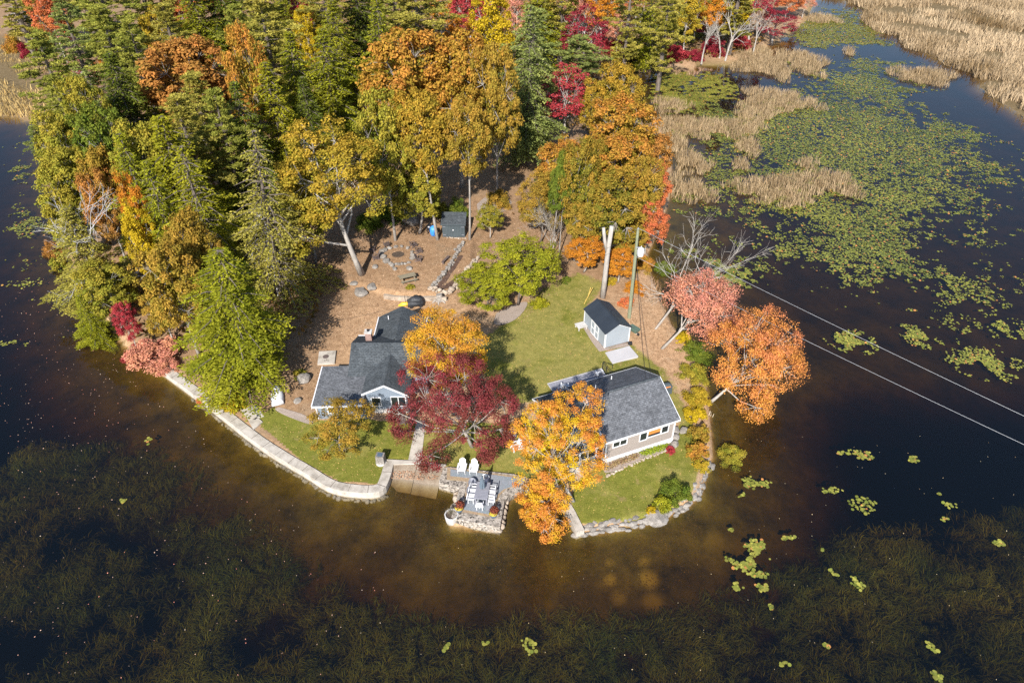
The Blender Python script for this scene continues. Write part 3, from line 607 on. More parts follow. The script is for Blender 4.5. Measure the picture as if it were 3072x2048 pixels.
# ------------------------------------------------------------------ the trees, one by one
GF = 'trees of the wood behind the cottages'
T_ = [
# far row along the upper edge, left to right
('snag',50,20,110,'none','bare silver dead pine with drooping limbs in the upper left corner',None,None),
('maple',117,40,84,'redorange','bright red-orange maple beside the tan marsh, upper left',None,None),
('pine',20,-18,100,'olive','olive pine cut by the upper left corner of the view',None,None),
('pine',190,-6,100,'pine','green pine right behind the red-orange maple',None,None),
('pine',249,48,135,'pine','broad green pine with flat shelves right of the red-orange maple',None,None),
('pine',330,0,120,'olive','olive pine at the upper edge, left of the pinkish orange maple',None,None),
('maple',410,22,76,'redorange','pinkish orange maple at the upper edge between dark pines',None,None),
('hemlock',455,60,100,'hemlock','narrow green hemlock right of the pinkish orange maple',None,None),
('hemlock',513,40,120,'darkhem','dark green hemlock behind the large rust oak',None,None),
('yellowish' and 'maple',366,92,74,'gold','small yellow-gold maple low among pines above the rust oak',9,None),
('pine',590,20,125,'olive','tall olive pine at the upper edge above the layered pine',None,None),
('pine',618,120,135,'olive','tallest layered olive pine, its shelves stacked above the hemlocks',14,None),
('maple',692,18,52,'red','small red maple at the upper edge between two pines',None,None),
('maple',705,88,62,'yellow','small bright yellow maple under the small red maple',10,None),
('pine',752,38,100,'olive','yellowish olive pine right of the small red maple',None,None),
('hemlock',826,70,110,'darkhem','dark bluish hemlock at the upper edge left of the shelved pines',None,None),
('hemlock',780,130,100,'hemlock','green hemlock in the middle of the wood above the gold oak',None,None),
('pine',958,50,140,'olive','wide shelved pine above the great orange oak',None,None),
('pine',905,-10,110,'pine','pine at the upper edge left of the wide shelved pine',None,None),
('thin',1010,10,80,'orange','thin orange maple behind the wide shelved pine',None,None),
('maple',1078,18,84,'red','scarlet maple at the upper edge left of the yellow maple',None,None),
('maple',1128,78,112,'yellow','tall bright yellow maple beside the scarlet maple',12,None),
('maple',1052,98,76,'orange','orange maple in the shade under the scarlet maple',8,None),
('thin',1190,0,80,'pink','thin salmon maple at the upper edge right of the yellow maple',None,None),
('hemlock',1232,62,110,'hemlock','green hemlock right of the tall yellow maple',None,None),
('thin',1180,60,70,'pink','sparse peach maple between the yellow maple and the green hemlock',None,None),
('bare',1272,88,70,'none','pale bare tree with fanned branches right of the green hemlock',None,None),
('pine',1225,140,130,'bluepine','blue-green pine behind the crimson maple',12,None),
('pine',1330,140,110,'bluepine','low blue-green pine by the cove, right of the crimson maple',7,None),
('thin',1340,80,110,'crimson','rose red maple at the head of the cove',9,None),
('maple',1385,14,80,'orange','orange maple at the upper edge above the rose red maple',None,None),
('pine',1290,8,90,'olive','olive pine at the upper edge above the pale bare tree',None,None),
('pine',1445,30,80,'olive','olive pine with a bare lower trunk above the cove',None,None),
('hemlock',1490,70,70,'hemlock','round green tree behind the golden bush of the cove',None,None),
('pine',1530,50,80,'olive','pine with clear grey trunk among the birches of the cove',None,None),
('maple',1585,22,70,'gold','yellow-green tree at the upper edge among pale birches',None,None),
('maple',1640,10,70,'orange','orange maple at the upper edge above the cove birches',None,None),
('hemlock',1560,-10,90,'hemlock','green hemlock cut by the upper edge above the cove',None,None),
('maple',1690,30,70,'yellow','yellow maple behind the leaning pale birches',8,None),
('thin',1740,10,90,'crimson','crimson maple at the upper edge beside the reed field',9,None),
('thin',1785,46,96,'crimson','crimson maple on the point where the cove meets the reed field',5,None),
('pine',1700,-20,90,'olive','olive pine cut by the upper edge behind the crimson maples',None,None),
('maple',1815,-10,70,'redorange','red-orange maple at the upper edge next to the reed field',6,None),
('thin',1850,5,50,'pink','last salmon maple at the upper edge before the reed field',4,None),
('oak',1445,545,90,'goldoak','bronze sapling oak between the forked stub and the utility pole',4,None),
('oak',1335,505,90,'goldoak','bronze oak left of the forked stub above the bright orange maple',6,None),
('thin',1470,-5,70,'redorange','coral maple at the upper edge above the golden bush of the cove',8,None),
('thin',1600,55,60,'crimson','crimson sapling among the cove birches',4,None),
('thin',1420,70,60,'pink','pinkish sapling left of the pine with bare lower trunk',6,None),
('maple',1330,-15,80,'pink','salmon maple cut by the upper edge above the rose red maple',None,None),
('maple',1240,-15,80,'gold','gold maple cut by the upper edge right of the yellow maple',None,None),
('maple',1130,-25,80,'red','scarlet maple cut by the upper edge behind the tall yellow maple',None,None),
('pine',830,-20,110,'olive','olive pine cut by the upper edge above the dark bluish hemlock',None,None),
('maple',480,-15,80,'orange','orange maple cut by the upper edge above the dark hemlock',None,None),
('pine',90,-10,100,'olive','olive pine cut by the upper edge behind the silver dead pine',None,None),
('hemlock',660,-20,90,'hemlock','green hemlock cut by the upper edge left of the small red maple',None,None),
('pine',400,110,110,'olive','olive pine between the green shelved pine and the rust oak',11,None),
('pine',560,110,100,'pine','green pine left of the tallest layered olive pine',11,None),
('hemlock',880,150,90,'hemlock','green hemlock above the great orange oak, left of the shelved pine',10,None),
# birches of the cove
('bare',1470,60,44,'none','thin pale birch stem left of the golden bush of the cove',6,None),
('bare',1500,90,40,'none','white birch stem beside the pine with clear grey trunk',6,None),
('bare',1620,90,46,'none','forked white birch above the red bushes',5,None),
('bare',1680,60,54,'none','leaning pale birch left of the crimson maples',7,None),
('bare',1660,90,40,'none','short forked birch over the red cove bushes',4,None),
('bare',1740,70,40,'none','slim white birch in front of the crimson maples',5,None),
# upper left flank
('pine',176,110,95,'bluepine','bluish pine on the marsh edge above the white snag',12,None),
('pine',128,196,115,'pine','pine with stacked pads at the left shore over the lily water',12,None),
('pine',264,130,110,'pine','green pine right above the white snag',12,None),
('pine',150,262,90,'pine','lower pine on the left shore under the stacked pads',9,None),
('thin',170,172,62,'crimson','small crimson maple left of the white snag',5,None),
('thin',236,172,66,'orange','small orange maple right of the white snag',5,None),
('snag',206,190,60,'none','white snag with short broken branches leaning left',9,(224,250)),
('pine',330,170,100,'pine','dark pine between the white snag and the rust oak',12,None),
('oak',434,188,205,'rust','large rust brown oak, broadest crown in the left of the wood',None,None),
('oak',571,206,100,'oakorange','orange oak with hanging crown right of the large rust oak',14,None),
('hemlock',690,220,110,'hemlock','bright green hemlock left of the great orange oak',None,None),
('hemlock',760,210,110,'hemlock','green hemlock touching the great orange oak',None,None),
('hemlock',640,300,120,'brighthem','bright green hemlock below the orange hanging oak',None,None),
('hemlock',715,300,90,'darkhem','dark hemlock behind the gold oak',7,None),
('hemlock',300,276,130,'darkhem','dark grey-green hemlock below the white snag',None,None),
('oak',208,284,105,'ygreen','yellow-green oak right of the lower left shore pine',11,None),
('pine',470,286,120,'olive','soft olive pine under the large rust oak',11,None),
('pine',440,350,135,'olive','pale olive pine in the middle of the left wood',11,None),
('pine',520,330,100,'pine','green pine right of the pale olive pine',11,None),
('hemlock',575,350,110,'darkhem','shaded hemlock between the pale olive pine and the gold oak',None,None),
('oak',160,352,130,'ygreen','yellow-green oak on the left shore above the bluish sapling',10,None),
('pine',92,336,48,'bluepine','bluish pine sapling leaning over the left lily water',5,None),
('oak',250,360,130,'green','mottled green oak inside the left shore',11,None),
('oak',340,386,135,'ygreen','yellow-green oak with orange tips in the left wood',11,None),
('oak',165,430,140,'ygreen','broad green-gold oak at the left waterside',9,None),
('oak',255,440,110,'goldoak','bronze oak behind the bare grey shore tree',9,None),
('oak',240,470,100,'rust','brown oak just above the bare grey shore tree',8,None),
('hemlock',420,440,170,'brighthem','wide bright hemlock in the middle of the left wood',None,None),
('hemlock',330,470,110,'hemlock','green hemlock above the yellow maple',8,None),
('hemlock',470,520,150,'brighthem','bright hemlock left of the half dead hemlock',None,None),
('hemlock',390,540,110,'hemlock','hemlock right of the yellow maple',8,None),
('oak',160,510,100,'ygreen','green-gold oak low on the left shore under the broad one',6,None),
('maple',322,500,70,'orange','orange maple on top of the yellow maple',9,None),
('maple',330,560,80,'yellow','bright yellow maple beside the bare grey shore tree',8,None),
('bare',225,560,150,'none','bare grey tree spreading over the left shore',8,(262,690)),
('hemlock',200,600,120,'olive','pale green hemlock at the waterside left of the yellow maple',6,None),
('oak',240,660,130,'ygreen','yellow-green tree leaning over the water on the left shore',5,None),
('hemlock',205,735,62,'hemlock','hemlock bough reaching over dark water on the left shore',3,None),
('oak',400,650,150,'goldoak','bronze-gold oak left of the biggest waterside hemlock',9,None),
('oak',450,585,110,'goldoak','bronze oak under the bright hemlock of the left wood',9,None),
('maple',372,715,90,'goldoak','bronze oak sapling above the pink bush',5,None),
('maple',288,735,56,'red','narrow scarlet maple at the waterside left of the pink bush',4,None),
('hemlock',538,745,212,'hemlock','biggest hemlock, bright green, at the shore left of the white rowboat',9,(566,880)),
('hemlock',620,520,150,'olive','half dead hemlock with grey upper limbs left of the gold oak',10,(650,690)),
('snag',618,560,130,'none','grey dead stem with whisker branches inside the half dead hemlock',10,(642,680)),
# centre
('oak',758,405,250,'goldoak2','gold oak with pale trunk standing above the fire pit',None,(831,630)),
('oak',885,350,130,'ygreen','yellow-green oak between the gold oak and the great orange oak',12,None),
('oak',700,470,120,'ygreen','green-gold lower crown left of the gold oak trunk',8,None),
('oak',930,212,215,'oakorange','great orange oak, widest crown behind the black garden shed',14,None),
('oak',1050,210,170,'oakorange','orange oak right of the great orange oak',14,None),
('oak',1140,240,110,'goldoak','bronze-green oak left of the crimson maple',14,None),
('tall',965,300,140,'oakgold','golden oak whose grey trunk rises left of the black garden shed',None,(1005,550)),
('tall',1075,320,110,'goldoak','oak with bare pale trunk right of the black garden shed',None,(1079,550)),
('oak',955,440,130,'ygreen','low yellow-green tree behind the boulder of the leafy clearing',6,None),
('hemlock',1215,215,110,'bluepine','blue-green hemlock left of the crimson maple',11,None),
('pine',1225,300,90,'bluepine','blue-green pine with grey bare trunk below the crimson maple',9,(1228,370)),
('thin',1305,225,140,'red','crimson maple with white forked trunk in the middle of the wood',11,(1295,345)),
('oak',1420,235,110,'oakgold','golden oak right of the crimson maple',10,None),
('oak',1365,250,70,'oakgold','small golden oak against the crimson maple',8,None),
('oak',1425,325,170,'oakorange','broad golden oak with red edges beside the reed islands',10,None),
('oak',1500,360,90,'rust','rust red oak edge hanging over the reed islands',7,None),
('oak',1245,430,150,'goldoak','bronze oak over the drive behind the bushy hemlock',8,None),
('oak',1405,480,150,'mixoak','green oak behind the tall forked stub of the lawn',8,None),
('oak',1330,430,100,'mixoak','yellow-green oak between the bronze oak and the green oak',10,None),
('oak',1290,395,120,'oakorange','orange oak between the crimson maple and the shed lawn',8,None),
('oak',1435,400,150,'oakorange','orange oak with red tips above the forked stub',9,None),
('oak',1370,390,120,'mixoak','mottled green and orange oak in front of the broad golden oak',8,None),
('oak',1500,430,80,'redorange','red-orange oak on the bank beside the reed islands',6,None),
('oak',1345,470,100,'ygreen','yellow-green oak low behind the bright orange maple',7,None),
('oak',1480,450,90,'goldoak','bronze oak on the bank over the lily pads',8,None),
('maple',1345,575,90,'orange','bright orange maple above the lawn, left of the cut trunk',4,(1340,625)),
('maple',1490,512,90,'redorange','salmon orange maple right of the utility pole top',5,None),
('maple',1425,600,80,'orange','orange sapling maple between the cut trunk and the utility pole',3,None),
('hemlock',1196,612,136,'hemlock','bushy bright hemlock right of the stone garden bed',5,(1190,700)),
('hemlock',1118,655,112,'hemlock','low bushy hemlock leaning over the stone garden bed',4.5,(1125,710)),
('maple',1125,500,60,'ygreen','small yellow-green sapling right of the black garden shed',3,None),
('bare',1262,520,80,'none','grey dead hemlock with tangled twigs beside two bare trunks',6,(1262,600)),
('tall',1288,430,60,'green','slender tree whose tall trunk stands left at the lawn end',None,(1265,590)),
('tall',1300,410,60,'green','slender tree whose tall trunk stands right at the lawn end',None,(1284,588)),
# by the cottages
('maple',1022,800,200,'yorange','yellow-orange maple behind the maroon tree',6.5,None),
('thin',785,965,140,'goldoak','small bronze-gold tree before the left cottage',None,(782,1040)),
]
for i, r in enumerate(T_):
    kind, cx, cy, wpx, col, label, zc, base = r
    pr = None
    if 'small bronze-gold tree' in label: pr = decid(205, 3.0, 3.4, 8.0, nl=9, ncl=14, nlf=80, lf=.19, fill=300, gap=.2, bark='bark', clump=(.35, .7), thick=.7, extra=[(-1.8, -1.6, -2.6, 1.2), (1.2, -1.6, -2.8, 1.2), (-.4, -2.2, -3.6, 1.0)])
    if 'behind the maroon' in label: pr = decid(206, 3.6, 4.4, 8.5, nl=12, ncl=16, nlf=150, lf=.14, fill=900, gap=.05, bark='bark')
    if 'gold oak with pale trunk' in label: pr = decid(207, 4.0, 5.4, 11.0, nl=16, ncl=16, nlf=110, lf=.2, fill=1200, gap=.08, bark='bark_pale', thick=1.15, clump=(.4, .8), extra=[(-2.6, -2.2, -4.2, 1.3), (2.4, -2.4, -4.4, 1.4), (-3.4, 0, -2.2, 1.4)])
    if 'biggest hemlock' in label: pr = conifer(301, 'hemlock', 14.0, 3.0, .5, .2, 0, .6, .14)
    if 'bushy' in label: pr = decid(302+i, 3.0, 4.6, 6.5, nl=15, ncl=15, nlf=80, lf=.17, fill=900, gap=.12, droop=.35, bark='bark_dark', clump=(.3, .6), thick=.7)
    if 'half dead hemlock' in label and kind == 'hemlock': pr = conifer(330, 'hemlock', 14.0, 3.3, .6, .3, .55)
    if label.startswith('grey dead hemlock'): pr = bare(341, 9.0, 'decid', 'bark', 5, .5)
    if label.startswith('bare grey tree'): pr = bare(343, 9.0, 'decid', 'bark_dead', 5, .6)
    if pr and kind not in ('hemlock', 'snag', 'bare') and 'bushy' not in label:
        PARs = PAR[kind]; PAR[kind] = ({205: 3.0, 206: 3.6, 207: 4.0}[205 if 'small' in label else 206 if 'maroon' in label else 207], {205: 8.0, 206: 8.5, 207: 11.0}[205 if 'small' in label else 206 if 'maroon' in label else 207], 9)
        tree(kind, cx, cy, wpx, col, label, zc, base, None, pr); PAR[kind] = PARs
    else:
        tree(kind, cx, cy, wpx, col, label, zc, base, GF if (cy < 330 and base is None) else None, pr, name='maple_tree' if kind == 'thin' else None)
# the four showpieces
def hero(seed, name, cx, cy, wpx, col, label, base, V, Rr=4.0, zc=8.0, sz=None, **kw):
    pr = decid(seed, Rr, V, zc, **kw); PAR['hero'] = (Rr, zc, 8); CATN['hero'] = (name, 'tree')
    return tree('hero', cx, cy, wpx, col, label, None, base, None, pr, name, sz)
hero(401, 'maroon_tree', 1040, 915, 262, 'maroon', 'maroon tree with pale crooked branches between the two cottages', (1085, 1025), 4.4, 5.0, 6.2, nl=12, ncl=17, nlf=150, lf=.14, fill=500, gap=.05, twigs=3, bark='bark', clump=(.4, .8), thick=.65, extra=[(-4.6, -1.2, -1.6, 1.3), (-2.6, -3.6, -2.6, 1.4), (3.6, -2.2, -2.4, 1.5), (4.2, -1.0, -.4, 1.5), (2.2, -3.8, -3.2, .9), (-5.2, .2, -.6, 1.0)])
hero(402, 'maple_tree', 1279, 1030, 196, 'yorange', 'tall yellow-orange maple before the right cottage, overhanging the water', (1318, 1150), 6.4, 3.9, 7.2, nl=15, ncl=17, nlf=150, lf=.14, fill=900, gap=.1, twigs=3, bark='bark_pale', clump=(.36, .72), thick=.8, radial=True, extra=[(-2.6, -2.6, -4.2, 1.6), (-1.6, -3.4, -5.0, 1.5), (-3.4, -1.2, -3.0, 1.5), (3.4, 1.8, 3.0, 1.6), (3.2, .6, 1.2, 1.3), (-2.8, -3.6, -5.8, 1.1), (-.6, -2.0, -2.6, 1.6), (-3.6, -2.2, -4.8, 1.2), (-1.9, -3.0, -3.2, 1.4)])
hero(403, 'maple_tree', 1732, 822, 208, 'hangorange', 'orange maple leaning out over the pond right of the cottages', (1628, 925), 4.6, 4.2, 6.5, nl=14, ncl=17, nlf=120, lf=.145, fill=800, gap=.03, twigs=3, bark='bark_pale', clump=(.5, 1.0), thick=.7, extra=[(2.5, -2.0, -3.4, 1.3), (3.6, 1.4, 1.0, 1.2)])
hero(404, 'maple_tree', 1616, 700, 185, 'pink', 'salmon pink maple leaning over the bank behind the shed', (1520, 800), 3.6, 4.0, 6.0, nl=12, ncl=15, nlf=90, lf=.165, fill=600, gap=.03, twigs=3, bark='bark_pale', clump=(.5, 1.0), thick=.7)
hb = tree('bare', 1606, 605, 108, 'none', 'white bare tree bent right over the lily pads, behind the salmon maple', None, (1505, 755), None, bare(501, 9.0, 'decid', 'bark_pale', 5, .62))
# shrubs
for cx, cy, wpx, col, label, hz in [
 (1598,800,95,'green','green leafy bush on the right bank under the salmon maple',1),(1590,850,85,'ygreen','yellow-green bush on the right bank beside the shed path',1),(1600,905,80,'gold','golden bush at the root of the leaning orange maple',1),
 (1598,945,60,'yellow','small yellow bush on the right bank beside the cottage corner',.8),(1606,985,62,'goldoak','bronze bush on the right bank below the golden bush',.9),(1606,1030,66,'oakorange','orange-green bush nearest the leafy overhanging bush',.9),(1612,1062,48,'gold','little gold bush where the stone shore wall starts',.6),
 (1686,1040,82,'ygreen','round-leaved bush drooping into the water off the right bank',.7),(1555,1120,86,'green','round green bush on the right lawn by the stone wall',1.1),(1520,1150,56,'hemlock','low green bush between the round bush and the pale boulder',.7),(1497,1168,30,'yellow','small yellow bush at the end of the right lawn',.4),
 (352,798,150,'pink','salmon pink bush at the waterside left of the biggest hemlock',1.4),(308,800,70,'red','scarlet low bush at the tip of the left shore',.8),(385,830,70,'pink','rosy twiggy bush right of the salmon pink bush',.8),(535,918,74,'yellow','golden yellow bush on the left sea wall under the hemlock',.7),(463,905,36,'redorange','small red sprig bush on the left sea wall',.5),(495,920,44,'ygreen','small yellow-green bush on the left sea wall',.5),
 (1545,112,84,'red','scarlet bush group at the cove edge, left one',2),(1640,100,70,'crimson','crimson bush at the cove edge under the forked birch',2),(1700,92,60,'red','scarlet bush at the cove edge below the crimson maples',1.5),(1405,100,60,'red','red bush at the cove edge beside the golden bush',2),(1445,115,84,'gold','golden bush on the inner cove shore',2),(1590,122,60,'crimson','low crimson bush between the scarlet cove bushes',1.2),
 (66,104,70,'crimson','dark crimson bush at the marsh edge under the red-orange maple',2),(30,95,60,'oakorange','tawny bush at the left marsh edge',2),(100,90,50,'gold','golden bush at the left marsh edge under the red-orange maple',2),
 (1460,655,60,'orange','orange bush at the foot of the utility pole',.8),(1440,690,46,'redorange','red-orange bush between the shed and the utility pole',.6),(1480,600,70,'oakorange','russet bush behind the utility pole',1),(1530,610,60,'green','dark leafy bush on the bank behind the white bare tree',.8),(1570,770,46,'yellow','yellow bush at the salmon maple root',.7),(1400,640,40,'gold','golden sprig bush beside the cut trunk',.5),
 (943,655,26,'ygreen','small yellow-green bush below the picnic table',.4),(685,855,40,'ygreen','low green bush among rocks beside the left cottage',.5),(740,1010,44,'ygreen','yellow-green bush at the corner of the left cottage',.4),
 (120,560,60,'rust','russet bush on the left shore under the green-gold oaks',1.5),(185,660,50,'redorange','red-orange sprig bush at the left waterside',1),(215,700,56,'orange','orange bush at the left waterside below the pale green hemlock',1),(130,640 and 600,50,'ygreen','green bush at the left waterside by the lily mats',1),
 (900,480,90,'green','dark bush behind the boulder in the clearing',1.2),(840,500,80,'green','dark bush right of the gold oak trunk',1.2),(1000,470,60,'ygreen','bush left of the black garden shed',1.5),(1050,470,60,'green','bush behind the black garden shed',1.5),(1140,450,70,'goldoak','bronze bush beside the shaded drive',1.5),(1300,640,30,'green','low bush at the lawn end under the orange maple',.4),
 (1240,690,50,'brighthem','low bush beside the gravel strip under the bushy hemlock',.6)]:
    e = tree('shrub', cx, cy, wpx, col, label, hz)
b_ = gT(1384, 683); e = thing('tree_stub', b_, 'tall pale forked stub, its tops sawn off, behind the storage shed', 'tree stub')
mb = MB(); mb.tube([(0, 0, -.2), (.06, 0, 3.0), (.10, .0, 6.2), (.28, 0, 9.4)], [.36, .29, .27, .24], 9); mb.tube([(.09, 0, 5.8), (-.35, 0, 7.6), (-.62, 0, 9.2)], [.2, .19, .17], 8); mb.build('trunk', 'bark_pale', e, True)
# undergrowth that nobody could count: low leafy cover on the wood floor
rng = np.random.default_rng(7)
px = rng.uniform(-75, 60, 60000); py = rng.uniform(60, 215, 60000)
ok = (sdist(SHORE_W, px, py) > 1.5)&(sdist(UPPER, px, py) < -1)&((py > 88)|(px < -22))&(np.abs(px-9+.02*(py-90)) > 4.5*(py < 120))
px, py = px[ok][:26000], py[ok][:26000]; n = len(px)
pz = land(px, py)
hgt = rng.uniform(.05, 1.3, n)
sel = np.sin(px*.31)*np.cos(py*.23)+rng.normal(size=n)*.5
V4 = leaves(np.stack([px, py, pz+hgt], 1), rng.normal(size=(n, 3))*.6+np.array([0, -.2, .8]), rng.normal(size=(n, 3)), rng.uniform(.4, .9, n), rng.uniform(.3, .6, n))
u = mesh_obj('undergrowth', quads_mesh('undergrowth', V4, 'leaf', {'tint': np.clip(.5+sel*.4, 0, 1), 'rnd': rng.random(n)})); paint(u, (.07, .085, .02), (.26, .13, .04)); tag(u, 'low leafy undergrowth on the wood floor', 'undergrowth', kind='stuff')
# fallen leaves
def scatter(name, polys, n, size, cols, label, cat, seed, zoff=.02, zfix=None, test=None):
    rng = np.random.default_rng(seed); P = np.concatenate([np.array(p) for p in polys]); lo, hi = P.min(0), P.max(0)
    x = rng.uniform(lo[0], hi[0], n*4); y = rng.uniform(lo[1], hi[1], n*4); m = np.zeros(len(x), bool)
    for p in polys: m |= inside(p, x, y)
    if test: m &= test(x, y, rng)
    x, y = x[m][:n], y[m][:n]; n = len(x); z = land(x, y)+zoff if zfix is None else np.full(n, zfix)
    V4 = leaves(np.stack([x, y, z], 1), np.array([0, 0, 1])+rng.normal(size=(n, 3))*.3, rng.normal(size=(n, 3)), rng.uniform(*size, n), rng.uniform(size[0]*.7, size[1]*.8, n))
    o = mesh_obj(name, quads_mesh(name, V4, 'leaf', {'tint': rng.random(n), 'rnd': rng.random(n)})); paint(o, *cols); tag(o, label, cat, kind='stuff'); return o
YARD = polyO([(690,560),(560,760),(600,900),(720,950),(750,830),(1000,700),(1200,740),(1300,640),(1290,480),(1000,470),(800,500)], 1.0)
scatter('fallen_leaves', [YARD, polyO([(1450,760),(1400,620),(1520,620),(1600,900),(1590,960)], .9)], 30000, (.07, .17), ((.20, .10, .05), (.60, .42, .28)), 'dry brown leaves fallen over the yard', 'fallen leaves', 11)
scatter('lawn_leaves', LAWNS, 2600, (.06, .13), ((.55, .40, .12), (.60, .36, .16)), 'scattered yellow leaves on the lawns', 'fallen leaves', 12)
# ------------------------------------------------------------------ built things
def conv(x0, y0, s): return lambda x, y: (x0+x*s, y0+y*s)
q2 = conv(1450, 1050, .3826); q3 = conv(1100, 1250, .2551); q4 = conv(1600, 700, .3614); q5 = conv(900, 550, .3401); qs = conv(1700, 870, .1530); qh = conv(1780, 1220, .12755); qt = conv(1320, 1360, .1531); qa = conv(930, 900, .2423); qf = conv(1080, 640, .1786); q1 = conv(850, 850, .3507)
rng = np.random.default_rng(5)
# --- left concrete sea wall
def wall_strip(name, pts, wdt, z0, z1, mat, label, inner_left=True, lip=.0, cat='wall', it=1):
    P = smooth_line(pts, it); n = len(P); nn = []
    for i in range(n):
        d = P[min(i+1, n-1)]-P[max(i-1, 0)]; d = d/np.linalg.norm(d); nn.append(np.array([-d[1], d[0]])*(1 if inner_left else -1))
    nn = np.array(nn); Qi = P+nn*wdt; mb = MB(); vs = []
    for i in range(n):
        dz = .012*math.sin(i*1.7)
        vs += [(*P[i], z1+dz-lip), (*Qi[i], z1+dz), (*Qi[i], z0), (*P[i], z0)]
    fs = [(0, 1, 2, 3), ((n-1)*4+3, (n-1)*4+2, (n-1)*4+1, (n-1)*4)]
    for i in range(n-1):
        for k in range(4): fs.append((i*4+k, (i+1)*4+k, (i+1)*4+(k+1) % 4, i*4+(k+1) % 4))
    mb.add(vs, fs); o = mb.build(name, mat); bmf = bmesh.new(); bmf.from_mesh(o.data); bmesh.ops.recalc_face_normals(bmf, faces=bmf.faces); bmf.to_mesh(o.data); bmf.free()
    if label: tag(o, label, cat)
    return o
zt = .66
WP = [gO(x, y, zt)[:2] for x, y in [(315,812),(375,854),(440,902),(500,947),(560,996),(600,1025),(650,1057),(700,1085),(740,1112),(775,1126),(830,1132),(866,1131),(884,1121),(893,1104),(900,1082),(904,1060)]]
sw = wall_strip('sea_wall', WP, .85, -1.3, zt, 'concrete', 'curving pale concrete sea wall along the left lawn', True)
# seam lines of the pours, kept as thin grooves of dark filler
mb = MB(); Pw = resample(smooth_line(WP, 1), .1); 
for i in range(30, len(Pw)-12, 17):
    d = Pw[i+1]-Pw[i]; d = d/np.linalg.norm(d); nrm = np.array([-d[1], d[0]]); a = Pw[i]+nrm*.02; b = Pw[i]+nrm*.83
    mb.slab([(*(a-d*.012), zt+.014), (*(a+d*.012), zt+.014), (*(b+d*.012), zt+.014), (*(b-d*.012), zt+.014)], .03)
mb.build('joints', 'soil', sw)
# base course of stone under the left wall
t = stone_line('wall_footing', [(p[0]+.0, p[1]-.12) for p in smooth_line(WP[2:13], 1)], .26, rng, 'rock', None, None, 1, .06, z=-.28, parent=sw)
# paving stones by the sea wall
t = thing('paving_stones', gT(575, 945), 'two pale concrete paving slabs by the sea wall under the yellow bush', 'paving')
o0 = Vector(t.location); mb = MB()
for poly in ([(553,940),(588,930),(606,955),(572,966)], [(572,968),(590,957),(603,968),(582,986)]):
    mb.prism([tuple(np.array(gO(x, y, .68)[:2])-np.array(o0[:2])) for x, y in poly], -.12, .68-o0.z)
mb.build('slabs', 'pale_slab' if False else 'concrete', t)
# --- launch ramp
def rp(x, y, z): p = G(q3(x, y), z); return p
t = thing('boat_ramp', (0, 0, 0), 'sloping concrete boat ramp of two slabs running under the water', 'ramp')
for A, nm in (([rp(318,552,.62), rp(598,530,.62), rp(515,900,-.42), rp(240,860,-.42)], 'left'), ([rp(602,535,.64), rp(905,580,.64), rp(815,965,-.45), rp(519,905,-.38)], 'right')):
    mb = MB(); mb.slab(A, .3); mb.build('ramp_slab', 'ramp_concrete', t)
A = [rp(225,498,.66), rp(600,515,.66), rp(940,560,.66), rp(905,592,.66), rp(600,545,.66), rp(318,558,.66)]
tag(MB().prism([a[:2] for a in A], .2, .668).build('ramp_apron', 'concrete'), 'narrow concrete apron joining the walk to the boat ramp', 'pavement')
scatter('ramp_leaves', [[rp(290,630,.3)[:2], rp(640,640,.3)[:2], rp(850,700,.3)[:2], rp(830,760,.2)[:2], rp(430,745,.2)[:2], rp(280,740,.2)[:2]]], 420, (.06, .13), ((.45, .22, .12), (.60, .38, .24)), 'brown leaves stranded on the boat ramp', 'fallen leaves', 15, zfix=.345)
# --- walk
W0 = [gT(957, 966), gT(978, 966), gT(967, 1060), gT(938, 1056)]
mb = MB(); Wl = np.array([[(W0[0][0]*(1-t)+W0[3][0]*t), (W0[0][1]*(1-t)+W0[3][1]*t), (W0[1][0]*(1-t)+W0[2][0]*t), (W0[1][1]*(1-t)+W0[2][1]*t)] for t in np.linspace(0, 1, 8)])
for a, b in zip(Wl[:-1], Wl[1:]):
    m = .02; mb.add([(a[0], a[1]-m, land(a[0], a[1])+.05), (a[2], a[3]-m, land(a[2], a[3])+.05), (b[2], b[3]+m, land(b[2], b[3])+.05), (b[0], b[1]+m, land(b[0], b[1])+.05)], [(0, 3, 2, 1)])
o = mb.build('walk', 'concrete'); tag(o, 'straight concrete walk from the left cottage to the ramp', 'walk', kind='structure')
sld = o.modifiers.new('thick', 'SOLIDIFY'); sld.thickness = .15; sld.offset = -1
# --- stone terrace
TZ = .76
def t3(x, y, z=TZ): return G(q3(x, y), z)[:2]
OUT = [t3(845,770), t3(1090,835), t3(1085,860), t3(995,1175), t3(1030,1195), t3(1300,1250), t3(1568,1298), t3(1600,1130), t3(1622,985), t3(1690,905), t3(1780,850), t3(1850,820), t3(1870,700), t3(1740,670), t3(1340,625), t3(960,585), t3(905,600), t3(870,690)]
terr = thing('stone_terrace', (0, 0, 0), 'stone rimmed terrace jutting into the pond with bluestone floor', 'terrace')
MB().prism(OUT, -1.4, TZ).build('rim', 'pebbled', terr, bevel=.03)
BR = [t3(948,592), t3(1860,712), t3(1800,800), t3(1640,850), t3(1560,925), t3(1490,1185), t3(1115,1115), t3(1190,760), t3(940,740)]
MB().prism(BR, .5, TZ+.008).build('brick_border', 'brick_paver', terr)
PV = [t3(985,612), t3(1855,730), t3(1770,795), t3(1605,855), t3(1535,920), t3(1465,1150), t3(1140,1090), t3(1225,722), t3(985,695)]
MB().prism(PV, .5, TZ+.018).build('bluestone_floor', 'bluestone', terr)
ST = [G(q3(*p), .0) for p in ((1085,870), (1040,1010), (985,1200), (1050,1225), (1300,1290), (1570,1345), (1600,1180), (1632,1010))]
